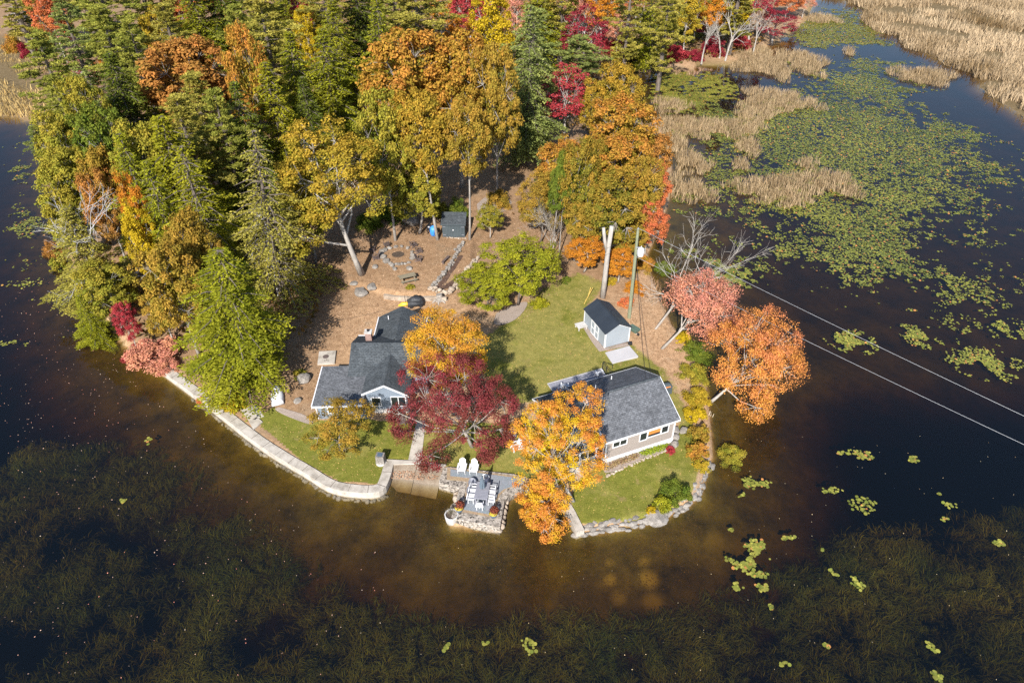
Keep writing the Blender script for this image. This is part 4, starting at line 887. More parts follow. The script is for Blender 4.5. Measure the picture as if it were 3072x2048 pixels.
mb = MB(); P = resample([p[:2] for p in ST], .5)
for p in P: rock(mb, (p[0], p[1], rng.uniform(-.15, .2)), (.36, .28, .32), rng)
mb.build('face_stones', 'rock_warm', terr)
# --- tapered planter at the terrace corner
p = G(q3(1010,1240), -.1); t = thing('stone_planter', (p[0]-.05, p[1]+.12, -.45), 'big pale tapered planter standing in the water at the terrace corner', 'planter')
mb = MB(); mb.lathe([(.34, -.3), (.42, .1), (.56, .75), (.60, 1.22), (.60, 1.28), (.50, 1.28), (.49, 1.14)], n=10); mb.build('bucket', 'white_stain', t, bevel=.02)
MB().lathe([(.49, 1.08), (.495, 1.16)], n=10).build('soil', 'soil', t)
mb = MB()
for i in range(40):
    a = rng.uniform(0, 6.28); e = np.array([math.cos(a)*rng.uniform(.1, .5)-.1, math.sin(a)*rng.uniform(.1, .5)+.2, rng.uniform(1.3, 1.8)]); mb.tube([(rng.normal()*.1-.05, rng.normal()*.1+.2, 1.12), e], [.012, .006], 3)
mb.build('dry_stems', M['wood_grey'], t)
# --- flower pots with red mums
def mum(x, y, label):
    p = G(q3(x, y), TZ+.02); t = thing('flower_pot', p, label, 'flower pot')
    MB().lathe([(.24, 0), (.30, .2), (.34, .44), (.34, .5), (.28, .5)], n=14).build('pot', 'pot', t, True)
    MB().lathe([(.30, .42), (.31, .49)], n=14).build('soil', 'soil', t)
    n = 420; d = unit(rng.normal(size=(n, 3))+np.array([0, 0, .6])); d[:, 2] = np.abs(d[:, 2]); C = d*np.array([.42, .42, .5])*rng.uniform(.6, 1, (n, 1))+np.array([.05, .12, .52])
    fl = mesh_obj('flowers', quads_mesh('flowers', leaves(C, d+rng.normal(size=(n, 3))*.4, rng.normal(size=(n, 3)), .12, .09), 'leaf', {'tint': rng.random(n), 'rnd': rng.random(n)}), t); paint(fl, (.10, .03, .025), (.32, .09, .05))
    n = 150; d = unit(rng.normal(size=(n, 3))); d[:, 1] = -np.abs(d[:, 1])-.2; C = unit(d)*np.array([.38, .38, .12])+np.array([0, 0, .52])
    fl = mesh_obj('yellow_trim', quads_mesh('yellow_trim', leaves(C, d, rng.normal(size=(n, 3)), .12, .09), 'leaf', {'tint': rng.random(n), 'rnd': rng.random(n)}), t); paint(fl, (.50, .36, .03), (.62, .50, .10))
mum(1090, 1105, 'blue pot of dark red mums at the left terrace edge'); mum(1490, 1170, 'blue pot of dark red mums at the right terrace corner')
# --- dining set
tc = G(qt(828,725), TZ+.72); tc = (tc[0], tc[1], TZ+.018)
TR = R_(-7)
t = thing('dining_table', tc, 'long grey slatted dining table under the closed umbrella', 'table', rz=TR)
mb = MB(); mb.box((0, 0, .72), (1.12, 1.85, .05)); mb.build('tabletop', 'grey_top', t, bevel=.012)
mb = MB()
for i in range(1, 12): mb.box((0, -.92+i*.154, .747), (1.06, .012, .006))
mb.build('slat_gaps', 'slate', t)
for sx in (-1, 1):
    for sy in (-1, 1): MB().box((sx*.46, sy*.82, .35), (.07, .07, .69)).build('leg', 'grey_top', t)
ca, sa = math.cos(TR), math.sin(TR)
def tl(x, y): return (tc[0]+x*ca-y*sa, tc[1]+x*sa+y*ca, TZ+.018)
um = thing('umbrella', tl(0, .12), 'closed slate grey umbrella through the dining table', 'umbrella')
MB().tube([(0, 0, .0), (0, 0, 2.45)], [.025, .02], 8).build('pole', 'slate', um)
mb = MB(); prof = [(.10, .95), (.26, 1.0), (.235, 1.35), (.17, 1.8), (.09, 2.2), (.03, 2.38)]; vs = []; n = 24
for r, z in prof:
    for k2 in range(n): a = 2*math.pi*k2/n; rr = r*(1.0 if k2 % 3 == 0 else .74 if k2 % 3 == 1 else .80); vs.append((rr*math.cos(a), rr*math.sin(a), z-(.04 if k2 % 3 == 0 and z < 1.1 else 0)))
mb.add(vs, [(i*n+k2, i*n+(k2+1) % n, (i+1)*n+(k2+1) % n, (i+1)*n+k2) for i in range(len(prof)-1) for k2 in range(n)]+[tuple(range(n-1, -1, -1)), tuple((len(prof)-1)*n+k2 for k2 in range(n))])
mb.build('canopy', 'grey_cloth', um); MB().lathe([(.05, 2.36), (.06, 2.42), (.02, 2.5)], n=8).build('finial', 'slate', um)
def dining_chair(loc, rz, label):
    t = thing('dining_chair', loc, label, 'chair', 'white chairs round the dining table', rz)
    MB().box((0, 0, .43), (.50, .48, .035)).build('seat', 'white', t, bevel=.01)
    for sx in (-1, 1):
        for y, h in ((-.21, .43), (.22, .62)): MB().box((sx*.235, y, h/2), (.045, .045, h)).build('leg', 'white', t)
        mb = MB(); mb.box((sx*.27, 0, .64), (.055, .48, .03)); mb.build('arm', 'white', t)
    mb = MB(); pts = [(.31*math.sin(a), .24-.06*math.cos(a)+.10, .62+.34*math.cos(a)) for a in np.linspace(-1.9, 1.9, 13)]; mb.tube(pts, .034, 6)
    mb.box((0, .31, .63), (.05, .03, .62)); mb.box((.14, .31, .66), (.035, .025, .5)); mb.box((-.14, .31, .66), (.035, .025, .5)); mb.build('backrest', 'white', t)
for x, y, r, lb in [(-.80, .42, 90, 'white chair on the left of the dining table, far one'), (-.82, -.10, 90, 'white chair on the left of the dining table, middle one'), (-.84, -.66, 90, 'white chair on the left of the dining table, near one'),
                    (.80, .42, -90, 'white chair on the right of the dining table, far one'), (.82, -.08, -90, 'white chair on the right of the dining table, middle one'), (.84, -.66, -90, 'white chair on the right of the dining table, near one'), (0, -1.28, 180, 'white round-backed chair at the pond end of the dining table'), (.02, 1.3, 0, 'white chair behind the umbrella at the far table end')]:
    dining_chair(tl(x, y), TR+R_(r), lb)
for (x, y), lb in (((640,580), 'far one of two smooth grey rounded shells left of the dining table'), ((605,735), 'near one of two smooth grey rounded shells left of the dining table')):
    p = G(qt(x, y), TZ+.35); t = MB()
    prof = [(math.sin(a)*.62, -math.cos(a)*.25) for a in np.linspace(.0, 1.57, 7)]; n = 20; vs = []
    for r, z in prof:
        for k2 in range(n): a = 2*math.pi*k2/n; vs.append((r*.62*math.cos(a), r*math.sin(a), z))
    nb_ = len(vs)
    for r, z in prof:
        for k2 in range(n): a = 2*math.pi*k2/n; vs.append((r*.56*math.cos(a), r*.92*math.sin(a), z+.05))
    fs = []
    for i in range(len(prof)-1):
        for k2 in range(n):
            fs.append((i*n+k2, (i+1)*n+k2, (i+1)*n+(k2+1) % n, i*n+(k2+1) % n)); fs.append((nb_+i*n+k2, nb_+i*n+(k2+1) % n, nb_+(i+1)*n+(k2+1) % n, nb_+(i+1)*n+k2))
    e = len(prof)-1; fs += [(e*n+k2, nb_+e*n+k2, nb_+e*n+(k2+1) % n, e*n+(k2+1) % n) for k2 in range(n)]
    t.add(vs, fs); o = t.build('round_lounger', 'grey_shell', None, True); o.location = (p[0], p[1], TZ+.30); o.rotation_euler = (R_(8), R_(-14), R_(12)); tag(o, lb, 'lounger', 'grey shells by the dining table')
# --- adirondack chairs
def adirondack(loc, rz, label, mat='white', group=None, s=1.0):
    t = thing('adirondack_chair', loc, label, 'chair', group, rz); t.scale = (s, s, s)
    mb = MB()
    for i in range(6):
        y = -.36+i*.115; z = .40-.11*i/5-.02*(i == 0); mb.box((0, y, z), (.55, .10, .025))
    mb.build('seat', mat, t)
    mb = MB()
    for i in range(5):
        x = (i-2)*.108; h = .92-.035*(i-2)**2; mb.slab([(x-.05, .17, .28), (x+.05, .17, .28), (x+.052, .17+h*.42, .28+h*.86), (x-.052, .17+h*.42, .28+h*.86)], .022)
    mb.box((0, .40, .60), (.56, .03, .06)); mb.build('backrest', mat, t)
    for sx in (-1, 1):
        MB().box((sx*.335, -.02, .585), (.14, .74, .028)).build('arm', mat, t)
        MB().box((sx*.31, -.36, .285), (.035, .10, .57)).build('leg', mat, t)
        mb = MB(); mb.slab([(sx*.28-.016, -.36, .42), (sx*.28+.016, -.36, .42), (sx*.28+.016, .58, .06), (sx*.28-.016, .58, .06)], .12); mb.box((sx*.30, .33, .33), (.03, .07, .5)); mb.build('rear_leg', mat, t)
    return t
p = G(qt(432,385), TZ+.02); adirondack((p[0], p[1]+.30, TZ+.02), R_(-6), 'left one of two white adirondack chairs facing the pond on the terrace', 'white', 'white adirondack chairs on the terrace')
p = G(qt(664,400), TZ+.02); adirondack((p[0], p[1]+.30, TZ+.02), R_(-6), 'right one of two white adirondack chairs facing the pond on the terrace', 'white', 'white adirondack chairs on the terrace')
for (x, y), r, lb, m, g in [((1010,1200), 20, 'brown adirondack chair before the left cottage, left one', 'wood_brown', 'brown chairs before the left cottage'), ((1085,1195), -30, 'brown adirondack chair before the left cottage, half under maroon leaves', 'wood_brown', 'brown chairs before the left cottage')]:
    p = GT(q1(x, y)); adirondack(p, R_(r), lb, m, g)
for (x, y), r, lb in [((310,1330), -20, 'white chair between the maroon tree and the yellow-orange maple, far one'), ((375,1490), -60, 'white chair between the maroon tree and the yellow-orange maple, middle one'), ((560,1520), 40, 'white chair half hidden under the yellow-orange maple')]:
    p = GT(conv(1480,1080,.17857)(x, y)); adirondack(p, R_(r), lb, 'white', 'white chairs under the maples')
# --- fire pit
fc = GT(qf(640,690))
mb = MB()
for x, y, s in [(350,690,.45),(390,740,.5),(440,810,.6),(500,850,.4),(545,880,.42),(610,860,.3),(660,860,.32),(710,850,.32),(760,850,.28),(820,835,.34),(890,760,.5),(885,710,.4),(870,660,.35),(800,590,.35),(700,560,.3),(600,570,.35),(500,590,.4),(420,620,.5),(380,650,.5)]:
    s *= .95; p = GT(qf(x, y)); rock(mb, (p[0], p[1], p[2]+s*.25), (s, s*.8, s*.62), rng)
o = mb.build('fire_pit', 'rock'); tag(o, 'ring of boulders around the fire pit in the leafy yard', 'fire pit')
o2 = MB(); o2.prism([(fc[0]+.8*math.cos(a), fc[1]+.7*math.sin(a)) for a in np.linspace(0, 6.1, 16)], fc[2]-.1, fc[2]+.04); o2.build('ash_bed', 'soil', o)
for (x, y), r, lb in [((215,640), -100, 'brown fire pit chair left of the ring, far one'), ((270,770), -70, 'brown fire pit chair left of the ring, near one in the trunk shadow'), ((450,560), -160, 'brown fire pit chair behind the ring'), ((900,560), 130, 'brown fire pit chair right of the ring, far one'), ((990,660), 110, 'brown fire pit chair right of the ring, middle one'), ((990,800), 80, 'brown fire pit chair right of the ring, near one')]:
    adirondack(GT(qf(x, y)), R_(r), lb, 'wood_brown', 'brown chairs round the fire pit', .95)
def boulder(q, s, label, mat='rock', sq=.7):
    p = GT(q); mb = MB(); rock(mb, (0, 0, s*sq*.4), (s, s*.8, s*sq), rng); o = mb.build('boulder', mat); o.location = p; tag(o, label, 'boulder'); return o
boulder(qf(870,170), 1.35, 'large grey boulder in the shade left of the black garden shed', sq=.95)
boulder(qf(830,930), .5, 'flat grey stone between fire pit and picnic table', sq=.45); boulder(qf(580,940), .42, 'small flat stone left of the picnic table', sq=.5)
boulder(qf(250,905), .5, 'mossy stone near the gold oak trunk', sq=.5)
for (x, y), s, lb in [((480,905), .6, 'pale rock at the left end of the retaining wall'), ((640,940), .8, 'broad pale slab rock in the retaining wall'), ((540,965), 1.1, 'flat green-grey ledge stone left of the retaining wall')]: boulder(q5(x, y), s, lb, 'rock', .4)
boulder(q1(180,830), .8, 'grey boulder left of the left cottage', 'rock', .7); boulder(q1(125,1010), .45, 'small dark stone beside the white rowboat', 'rock')
boulder(conv(500,800,.558)(735,605), .7, 'grey boulder above the white rowboat', 'rock', .7)
for (x, y), s, lb in [((1500,640), .55, 'pale boulder at the right cottage corner, upper one'), ((1497,690), .5, 'pale boulder at the right cottage corner, middle one'), ((1500,745), .45, 'pale boulder at the right cottage corner, lower one'), ((1570,640), .5, 'brown stone in the grass right of the right cottage')]: boulder(q2(x, y), s, lb, 'rock', .8)
boulder(q2(1360,1290), 1.1, 'big pale boulder on the right shore wall beside the round bush', 'rock', .6)
# --- retaining walls
o = wall_strip('retaining_wall', [G(q5(*p), 1.5)[:2] for p in ((735,985), (830,1000), (950,1008), (1060,1008), (1170,1005), (1290,1010))], .32, .6, 1.5, 'rock_warm', 'low pale timber and stone retaining wall behind the left cottage', True)
stone_line('garden_wall', [GT(q5(*p))[:2] for p in ((1150,935), (1190,905), (1250,830), (1310,760), (1360,670), (1400,590), (1440,530))], .26, rng, 'rock', 'low dry stone wall curving up the left side of the garden bed', 'wall', 2, .10)
stone_line('bed_wall', [GT(q5(*p))[:2] for p in ((1160,940), (1230,965), (1310,975), (1350,935), (1400,880), (1460,800), (1520,710), (1560,680))], .34, rng, 'rock_warm', 'rough fieldstone wall along the right side of the garden bed', 'wall', 2, .12)
bed = [GT(q5(*p)) for p in ((1190,925), (1250,950), (1330,920), (1400,850), (1470,760), (1530,690), (1430,640), (1400,640), (1330,750), (1270,830))]
mb = MB(); mb.prism([b[:2] for b in bed], .7, [land(b[0], b[1])+.06 for b in bed]); tag(mb.build('garden_bed', 'mulch'), kind='structure')
p = GT(q5(1230,1030)); t = thing('tree_stump', p, 'weathered grey tree stump at the end of the retaining wall', 'stump')
MB().tube([(0, 0, -.1), (0, 0, .15), (.03, 0, .55), (0, .03, .8)], [.62, .45, .38, .36], 11).build('stump', 'bark', t)
mb = MB()
for a in np.linspace(0, 5.6, 7): mb.tube([(math.cos(a)*.45, math.sin(a)*.45, .22), (math.cos(a)*1.0, math.sin(a)*1.0, -.05)], [.16, .06], 5)
mb.build('roots', 'bark', t)
stone_line('stone_edging', [GT(q5(*p))[:2] for p in ((1290,480), (1350,485), (1460,490))], .16, rng, 'rock_warm', 'row of pale stones at the foot of the black garden shed', 'edging', 1, .05)
# --- picnic table
p = GT(q5(950,860)); t = thing('picnic_table', p, 'weathered wooden picnic table on the leafy yard', 'table', rz=R_(24))
mb = MB()
for i in range(5): mb.box((0, -.32+i*.16, .75), (2.0, .15, .04))
mb.build('tabletop', 'wood_grey', t)
for sy in (-1, 1):
    mb = MB(); mb.box((0, sy*.72-.07, .45), (2.0, .13, .04)); mb.box((0, sy*.72+.07, .45), (2.0, .13, .04)); mb.build('bench', 'wood_grey', t)
for sx in (-.75, .75):
    mb = MB(); mb.slab([(sx-.04, -.28, .73), (sx+.04, -.28, .73), (sx+.04, -.66, 0), (sx-.04, -.66, 0)], .1); mb.slab([(sx-.04, .28, .73), (sx+.04, .28, .73), (sx+.04, .66, 0), (sx-.04, .66, 0)], .1); mb.box((sx+.05, 0, .40), (.04, 1.55, .09)); mb.build('leg_frame', 'wood_grey', t)
# leaning plank bench by the bed
p = GT(q5(1285,690)); t = thing('plank_bench', p, 'narrow dark plank bench beside the dry stone wall', 'bench', rz=R_(66))
MB().box((0, 0, .38), (1.7, .28, .05)).build('seat', 'wood_brown', t)
for sx in (-.65, .65): MB().box((sx, 0, .18), (.06, .24, .36)).build('leg', 'wood_brown', t)
# --- black garden shed (sloping shingle roof, double doors)
a = GT(qf(1390,395)); b = GT(qf(1765,405)); wv = np.array([b[0]-a[0], b[1]-a[1]]); wl = np.linalg.norm(wv); rz = math.atan2(wv[1], wv[0]); zg = a[2]
t = thing('garden_shed', (a[0], a[1], zg), 'dark slate garden shed with double doors between two tall trunks', 'shed', rz=rz)
MB().prism([(0, 0), (wl, 0), (wl, 1.9), (0, 1.9)], -.1, [1.95, 1.95, 2.45, 2.45]).build('body', 'slate', t)
mb = MB(); mb.slab([(-.15, -.22, 1.93), (wl+.15, -.22, 1.93), (wl+.15, 2.05, 2.56), (-.15, 2.05, 2.56)], .1); mb.build('roof', 'shingle', t)
mb = MB(); mb.box((wl/2, -.235, 1.87), (wl+.3, .03, .12)); mb.build('fascia', 'slate', t)
for s_ in (0, 1):
    d = MB(); n = 7; w2 = (wl-.1)/2
    for i in range(n): d.box((.05+s_*w2+(i+.5)*w2/n, -.03, .95), (w2/n-.02, .04, 1.72))
    dd = d.build('door', 'slate', t)
    h = MB(); x = .12 if s_ == 0 else wl-.12; sg = 1 if s_ == 0 else -1
    for z in (.35, 1.5): h.box((x+sg*.15, -.058, z), (.34, .015, .05))
    h.build('hinge', 'grey_top', dd)
MB().box((wl/2-.05, -.065, 1.05), (.16, .04, .12)).build('latch', 'white', t)
p = GT(qf(1240,370)); mb = MB(); rock(mb, (0, 0, .65), (.55, .5, .8), np.random.default_rng(3)); o = mb.build('tarp_bundle', 'blue_tarp'); o.location = p; tag(o, 'bright blue tarp bundle behind the golden oak trunk', 'tarp')
p = GT(qf(1170,345)); t = thing('smoker_grill', p, 'small black grill with a pale label beside the blue tarp', 'grill')
MB().box((0, 0, .95), (.55, .45, .75)).build('cabinet', 'black', t, bevel=.03); MB().box((0, -.235, 1.15), (.22, .02, .14)).build('plate', 'white', t)
for sx in (-1, 1): MB().box((sx*.22, 0, .3), (.05, .38, .6)).build('leg', 'black', t)
MB().lathe([(.06, 1.3), (.06, 1.7), (.09, 1.72)], (.15, 0, 0), 10).build('chimney', 'black', t)
# --- covered cart
p = GT(q5(1020,1075)); t = thing('covered_cart', p, 'utility cart under a black tarp behind the left cottage', 'cart', rz=R_(12))
mb = MB(); rock(mb, (0, 0, .75), (1.05, .66, .62), np.random.default_rng(8), 0.05); mb.box((0, 0, .45), (1.85, 1.05, .5), top=.9); mb.build('tarp', 'tarp', t, True)
MB().box((0, 0, .28), (1.7, 1.0, .06)).build('bed', 'orange', t)
for sx in (-.55, .55):
    for sy in (-.52, .52):
        o = MB().tube([(sx, sy-.06, .18), (sx, sy+.06, .18)], .18, 12).build('wheel', 'black', t)
mb = MB(); mb.tube([(-1.05, -.3, .2), (-1.15, -.3, 1.35), (-1.15, .3, 1.35), (-1.05, .3, .2)], .02, 5); mb.build('handle', 'black', t)
o = MB(); o.tube([(-.9, 0, .0), (-.4, .03, .12), (.4, .03, .12), (.9, 0, .0)], [.04, .26, .26, .04], 8); o = o.build('sled', 'yellow', None, True); pp = GT(q5(935,1080)); o.location = (pp[0], pp[1], pp[2]+.12); o.rotation_euler = (0, 0, R_(8)); tag(o, 'small yellow plastic sled beside the covered cart', 'sled')
# --- stone pedestal, septic lid, rowboat
p = GT(q3(172,540)); t = thing('stone_pedestal', p, 'grey stone pedestal with a dark blue top near the ramp corner', 'pedestal', rz=R_(-6))
MB().lathe([(.48, -.05), (.48, .12), (.44, .16)], n=16).build('base', 'white_stain', t); MB().box((0, 0, .58), (.78, .66, .86), top=.92).build('column', 'rock', t, bevel=.03); MB().box((0, 0, 1.03), (.74, .62, .05)).build('cap', 'rock', t, bevel=.01); MB().box((0, 0, 1.065), (.46, .42, .03)).build('panel', 'pot', t)
c4 = [G(qa(*p), 1.12) for p in ((90,790), (305,780), (322,622), (112,632))]; t = thing('septic_cover', (0, 0, 0), 'square concrete slab with a round iron lid left of the left cottage', 'slab')
MB().prism([c[:2] for c in c4], .7, 1.12).build('slab', 'concrete', t, bevel=.02); cc = G(qa(195,698), 1.13); MB().lathe([(.32, 1.0), (.32, 1.135)], (cc[0], cc[1], 0), 20).build('lid', 'wood_brown', t)
mb = MB()
for x, y in ((180,750), (205,738), (225,752)): c_ = G(qa(x, y), 1.12); mb.box((c_[0], c_[1], 1.14), (.06, .06, .06))
mb.build('bolt', 'black', t)
b0 = GT(conv(500,800,.558)(600,748)); b1 = GT(conv(500,800,.558)(592,640)); L = math.hypot(b1[0]-b0[0], b1[1]-b0[1]); t = thing('rowboat', (b0[0], b0[1], b0[2]), 'white rowboat lying keel up beside the left lawn', 'boat', rz=math.atan2(b1[1]-b0[1], b1[0]-b0[0]))
mb = MB(); n = 13; vs = []; ns_ = 12
for i in range(ns_):
    u = i/(ns_-1); hw = .66*(1-max(0, (u-.30)/.70)**2.1)**.8 if u < 1 else .015; hw = max(.015, hw*(1-.14*(1-u)**2)); hh = .56*(1-.45*u**3)
    for k2 in range(n):
        a = math.pi*k2/(n-1); vs.append((u*L*1.02, -hw*math.cos(a)*(1 if True else 0), .06+hh*math.sin(a)**.62))
mb.add(vs, [(i*n+k2, i*n+k2+1, (i+1)*n+k2+1, (i+1)*n+k2) for i in range(ns_-1) for k2 in range(n-1)]+[tuple(range(n-1, -1, -1))])
h = mb.build('hull', 'boat_white', t, True); bmf = bmesh.new(); bmf.from_mesh(h.data); bmesh.ops.recalc_face_normals(bmf, faces=bmf.faces); bmf.to_mesh(h.data); bmf.free(); h.modifiers.new('s', 'SOLIDIFY').thickness = .03
MB().slab([(0.02, -.025, .67), (0.02, .025, .67), (L*.96, .02, .42), (L*.96, -.02, .42)], .09).build('keel', 'boat_white', t)
mb = MB()
for s_ in (-1, 1): mb.tube([(vs[i*n][0], s_*abs(vs[i*n][1]), .07) for i in range(ns_)], .03, 5)
mb.build('gunwale', 'grey_top', t)
# gravel patches
def sheet(name, pts, mat, dz=.04, it=2):
    P = smooth_line(pts+[pts[0]], it)[:-1]; mb = MB(); zs = [land(p[0], p[1])+dz for p in P]; mb.prism([tuple(p) for p in P], .3, zs) if False else mb.add([(p[0], p[1], z) for p, z in zip(P, zs)]+[(P[:, 0].mean(), P[:, 1].mean(), land(P[:, 0].mean(), P[:, 1].mean())+dz)], [(i, (i+1) % len(P), len(P)) for i in range(len(P))])
    o = mb.build(name, mat); bmf = bmesh.new(); bmf.from_mesh(o.data); bmesh.ops.recalc_face_normals(bmf, faces=bmf.faces); [f.normal_flip() for f in bmf.faces if f.normal.z < 0]; bmf.to_mesh(o.data); bmf.free(); return tag(o, kind='structure')
sheet('gravel_path', [gT(*p)[:2] for p in ((640,935), (700,952), (722,968), (715,978), (655,955), (628,940))], 'gravel', .05)
sheet('gravel_strip', [gT(*p)[:2] for p in ((1140,720), (1180,700), (1215,690), (1205,715), (1175,742), (1130,750))], 'gravel', .05)
sheet('gravel_bed', [G(qs(*p), .95)[:2] for p in ((290,690), (380,660), (720,1140), (1200,1040), (1230,1090), (760,1190), (640,1210), (480,1000))], 'gravel', .05, 0)
sheet('drive', [gT(*p)[:2] for p in ((1095,470), (1120,448), (1165,455), (1180,475), (1150,500), (1100,500))], 'gravel', .06)
mb = MB(); c_ = [GT(q5(*p)) for p in ((1560,190), (1750,130), (1840,190), (1700,240))]
# --- right shore stone wall
WR_ = [gO(x, y, .62)[:2] for x, y in [(1283,1152),(1300,1172),(1313,1200),(1324,1222)]]
wall_strip('curb_wall', WR_, .7, -1.2, .66, 'concrete', 'short curved concrete wall where the right lawn meets the little beach', True)
SW = [gO(x, y, .3)[:2] for x, y in [(1324,1220),(1400,1215),(1470,1202),(1530,1182),(1580,1160),(1608,1130),(1622,1090),(1636,1060)]]
mb = MB(); P = resample(smooth_line(SW, 1), .42)
for i, p in enumerate(P):
    d = P[min(i+1, len(P)-1)]-P[max(i-1, 0)]; d = d/np.linalg.norm(d); nr = np.array([-d[1], d[0]]); ang = math.atan2(d[1], d[0])
    for off, z in ((-.02, -.05), (.18, .25), (.55, .42)):
        if off > 1 and rng.random() < .35: continue
        s = rng.uniform(.2, .36); q = p+nr*(off+rng.normal()*.08)+d*rng.normal()*.1; rock(mb, (q[0], q[1], z+rng.normal()*.04), (s*1.25, s*.8, s*.55), rng, ang+rng.normal()*.3)
tag(mb.build('shore_wall', 'rock'), 'curving stone shore wall around the right lawn', 'wall')
# --- cottages
def window(parent, o, u, v, w_, h_, panes=1, depth=.06, name='window'):
    "window on a wall: o lower left corner, u along, v up (unit), n outwards"
    o, u, v = Vector(o), Vector(u), Vector(v); n = u.cross(v); f = .07; mb = MB()
    def bar(a0, a1, b0, b1):
        pts = [o+u*a0+v*b0, o+u*a1+v*b0, o+u*a1+v*b1, o+u*a0+v*b1]; mb.add([p-n*.02 for p in pts]+[p+n*depth for p in pts], [(3, 2, 1, 0), (4, 5, 6, 7), (0, 1, 5, 4), (1, 2, 6, 5), (2, 3, 7, 6), (3, 0, 4, 7)])
    bar(-f, w_+f, -f, 0); bar(-f, w_+f, h_, h_+f); bar(-f, 0, 0, h_); bar(w_, w_+f, 0, h_)
    for i in range(1, panes): x = w_*i/panes; bar(x-.03, x+.03, 0, h_)
    fr_ = mb.build(name, 'white', parent); g = MB(); pts = [o, o+u*w_, o+u*w_+v*h_, o+v*h_]; g.add([p+n*.012 for p in pts], [(0, 1, 2, 3)]); g.build('pane', 'glass', fr_); return fr_
# left cottage; local frame = world axes
LZ = .92
A = thing('left_cottage', (-12.0, 52.0, LZ), 'dark shingled cottage with brick chimney, left one of the two', 'house')
def LA(x, y, z): return (x+12.0, y-52.0, z-LZ)
def LP(pts): return [LA(*p) for p in pts]
mb = MB()
mb.b2(LA(-15.5, 52.0, LZ-.2), LA(-8.2, 57.3, 3.3)); mb.b2(LA(-13.95, 57.2, LZ-.2), LA(-9.4, 61.2, 3.2)); mb.b2(LA(-13.75, 49.35, LZ+.35), LA(-9.85, 52.2, 3.2)); mb.b2(LA(-18.2, 48.5, LZ-.2), LA(-13.7, 52.9, 2.85))
for y0, xa, xb, zr, ze in ((49.352, -13.75, -9.85, 4.35, 3.2), (61.198, -13.95, -9.4, 4.5, 3.2)):
    xm = (xa+xb)/2; s_ = 1 if y0 < 55 else -1
    mb.add([LA(xa, y0, ze), LA(xb, y0, ze), LA(xm, y0, zr), LA(xa, y0+s_*.3, ze), LA(xb, y0+s_*.3, ze), LA(xm, y0+s_*.3, zr)], [(0, 1, 2), (5, 4, 3), (0, 3, 4, 1), (1, 4, 5, 2), (2, 5, 3, 0)])
for x0, s_ in ((-15.498, 1), (-8.202, -1)):
    mb.add([LA(x0, 52.0, 3.3), LA(x0, 57.3, 3.3), LA(x0, 54.8, 4.85), LA(x0+s_*.3, 52.0, 3.3), LA(x0+s_*.3, 57.3, 3.3), LA(x0+s_*.3, 54.8, 4.85)], [(0, 2, 1), (3, 4, 5), (0, 1, 4, 3), (1, 2, 5, 4), (2, 0, 3, 5)])
mb.build('walls', 'bluegrey', A)
mb = MB(); T_h = .12
mb.slab(LP([(-15.75, 57.6, 3.72), (-7.95, 57.6, 3.72), (-7.95, 54.8, 5.02), (-15.75, 54.8, 5.02)]), T_h)
mb.slab(LP([(-15.75, 54.8, 5.02), (-7.95, 54.8, 5.02), (-7.95, 51.6, 3.45), (-15.75, 51.6, 3.45)]), T_h)
rf = mb.build('roof', 'shingle', A)
mb = MB(); mb.slab(LP([(-14.2, 61.55, 3.25), (-14.2, 56.2, 3.25), (-11.6, 56.2, 4.66), (-11.6, 61.55, 4.66)]), T_h); mb.slab(LP([(-11.6, 61.55, 4.66), (-11.6, 55.9, 4.66), (-9.1, 55.9, 3.25), (-9.1, 61.55, 3.25)]), T_h); mb.build('rear_roof', 'shingle', A)
mb = MB(); mb.slab(LP([(-11.8, 49.0, 4.55), (-11.8, 53.6, 4.55), (-14.0, 53.2, 3.46), (-14.0, 49.0, 3.46)]), T_h); mb.slab(LP([(-11.8, 53.6, 4.55), (-11.8, 49.0, 4.55), (-9.6, 49.0, 3.28), (-9.6, 53.2, 3.28)]), T_h); mb.build('front_roof', 'shingle', A)
mb = MB(); mb.slab(LP([(-18.45, 53.1, 3.42), (-13.8, 54.2, 3.95), (-13.8, 49.15, 3.40), (-14.2, 47.95, 2.98), (-18.45, 47.95, 2.90)][:1]+[(-13.75, 53.1, 3.62), (-13.75, 47.95, 3.12), (-18.45, 47.95, 2.90)]), T_h); mb.build('side_roof', 'shingle_pale', A)
mb = MB()
def trim(a, b, w_=.05, h_=.16):
    a, b = Vector(LA(*a)), Vector(LA(*b)); d = (b-a).normalized(); s_ = d.cross(Vector((0, 0, 1))).normalized()*w_; up = Vector((0, 0, h_)); MB().add([a-s_, a+s_, a+s_+up, a-s_+up, b-s_, b+s_, b+s_+up, b-s_+up], [(0, 3, 2, 1), (4, 5, 6, 7), (0, 1, 5, 4), (1, 2, 6, 5), (2, 3, 7, 6), (3, 0, 4, 7)]).build('fascia', 'white', A)
trim((-14.25, 57.7, 3.14), (-14.25, 61.5, 3.14)); trim((-9.05, 57.0, 3.14), (-9.05, 61.5, 3.14)); trim((-15.7, 57.66, 3.6), (-14.3, 57.66, 3.6)); trim((-18.5, 48.0, 2.80), (-18.5, 53.1, 3.30)); trim((-18.4, 47.9, 2.78), (-13.8, 47.9, 3.0))
trim((-14.0, 48.96, 3.36), (-11.8, 48.96, 4.45)); trim((-11.8, 48.96, 4.45), (-9.6, 48.96, 3.18)); mb.tube([LA(-18.45, 47.85, 2.8), LA(-18.3, 48.4, 2.5), LA(-18.25, 48.42, LZ)], .05, 6); mb.build('downspout', 'white', A)
mb = MB(); mb.b2(LA(-13.83, 49.27, LZ-.2), LA(-9.77, 52.0, LZ+.45)); mb.build('foundation', 'white_stain', A)
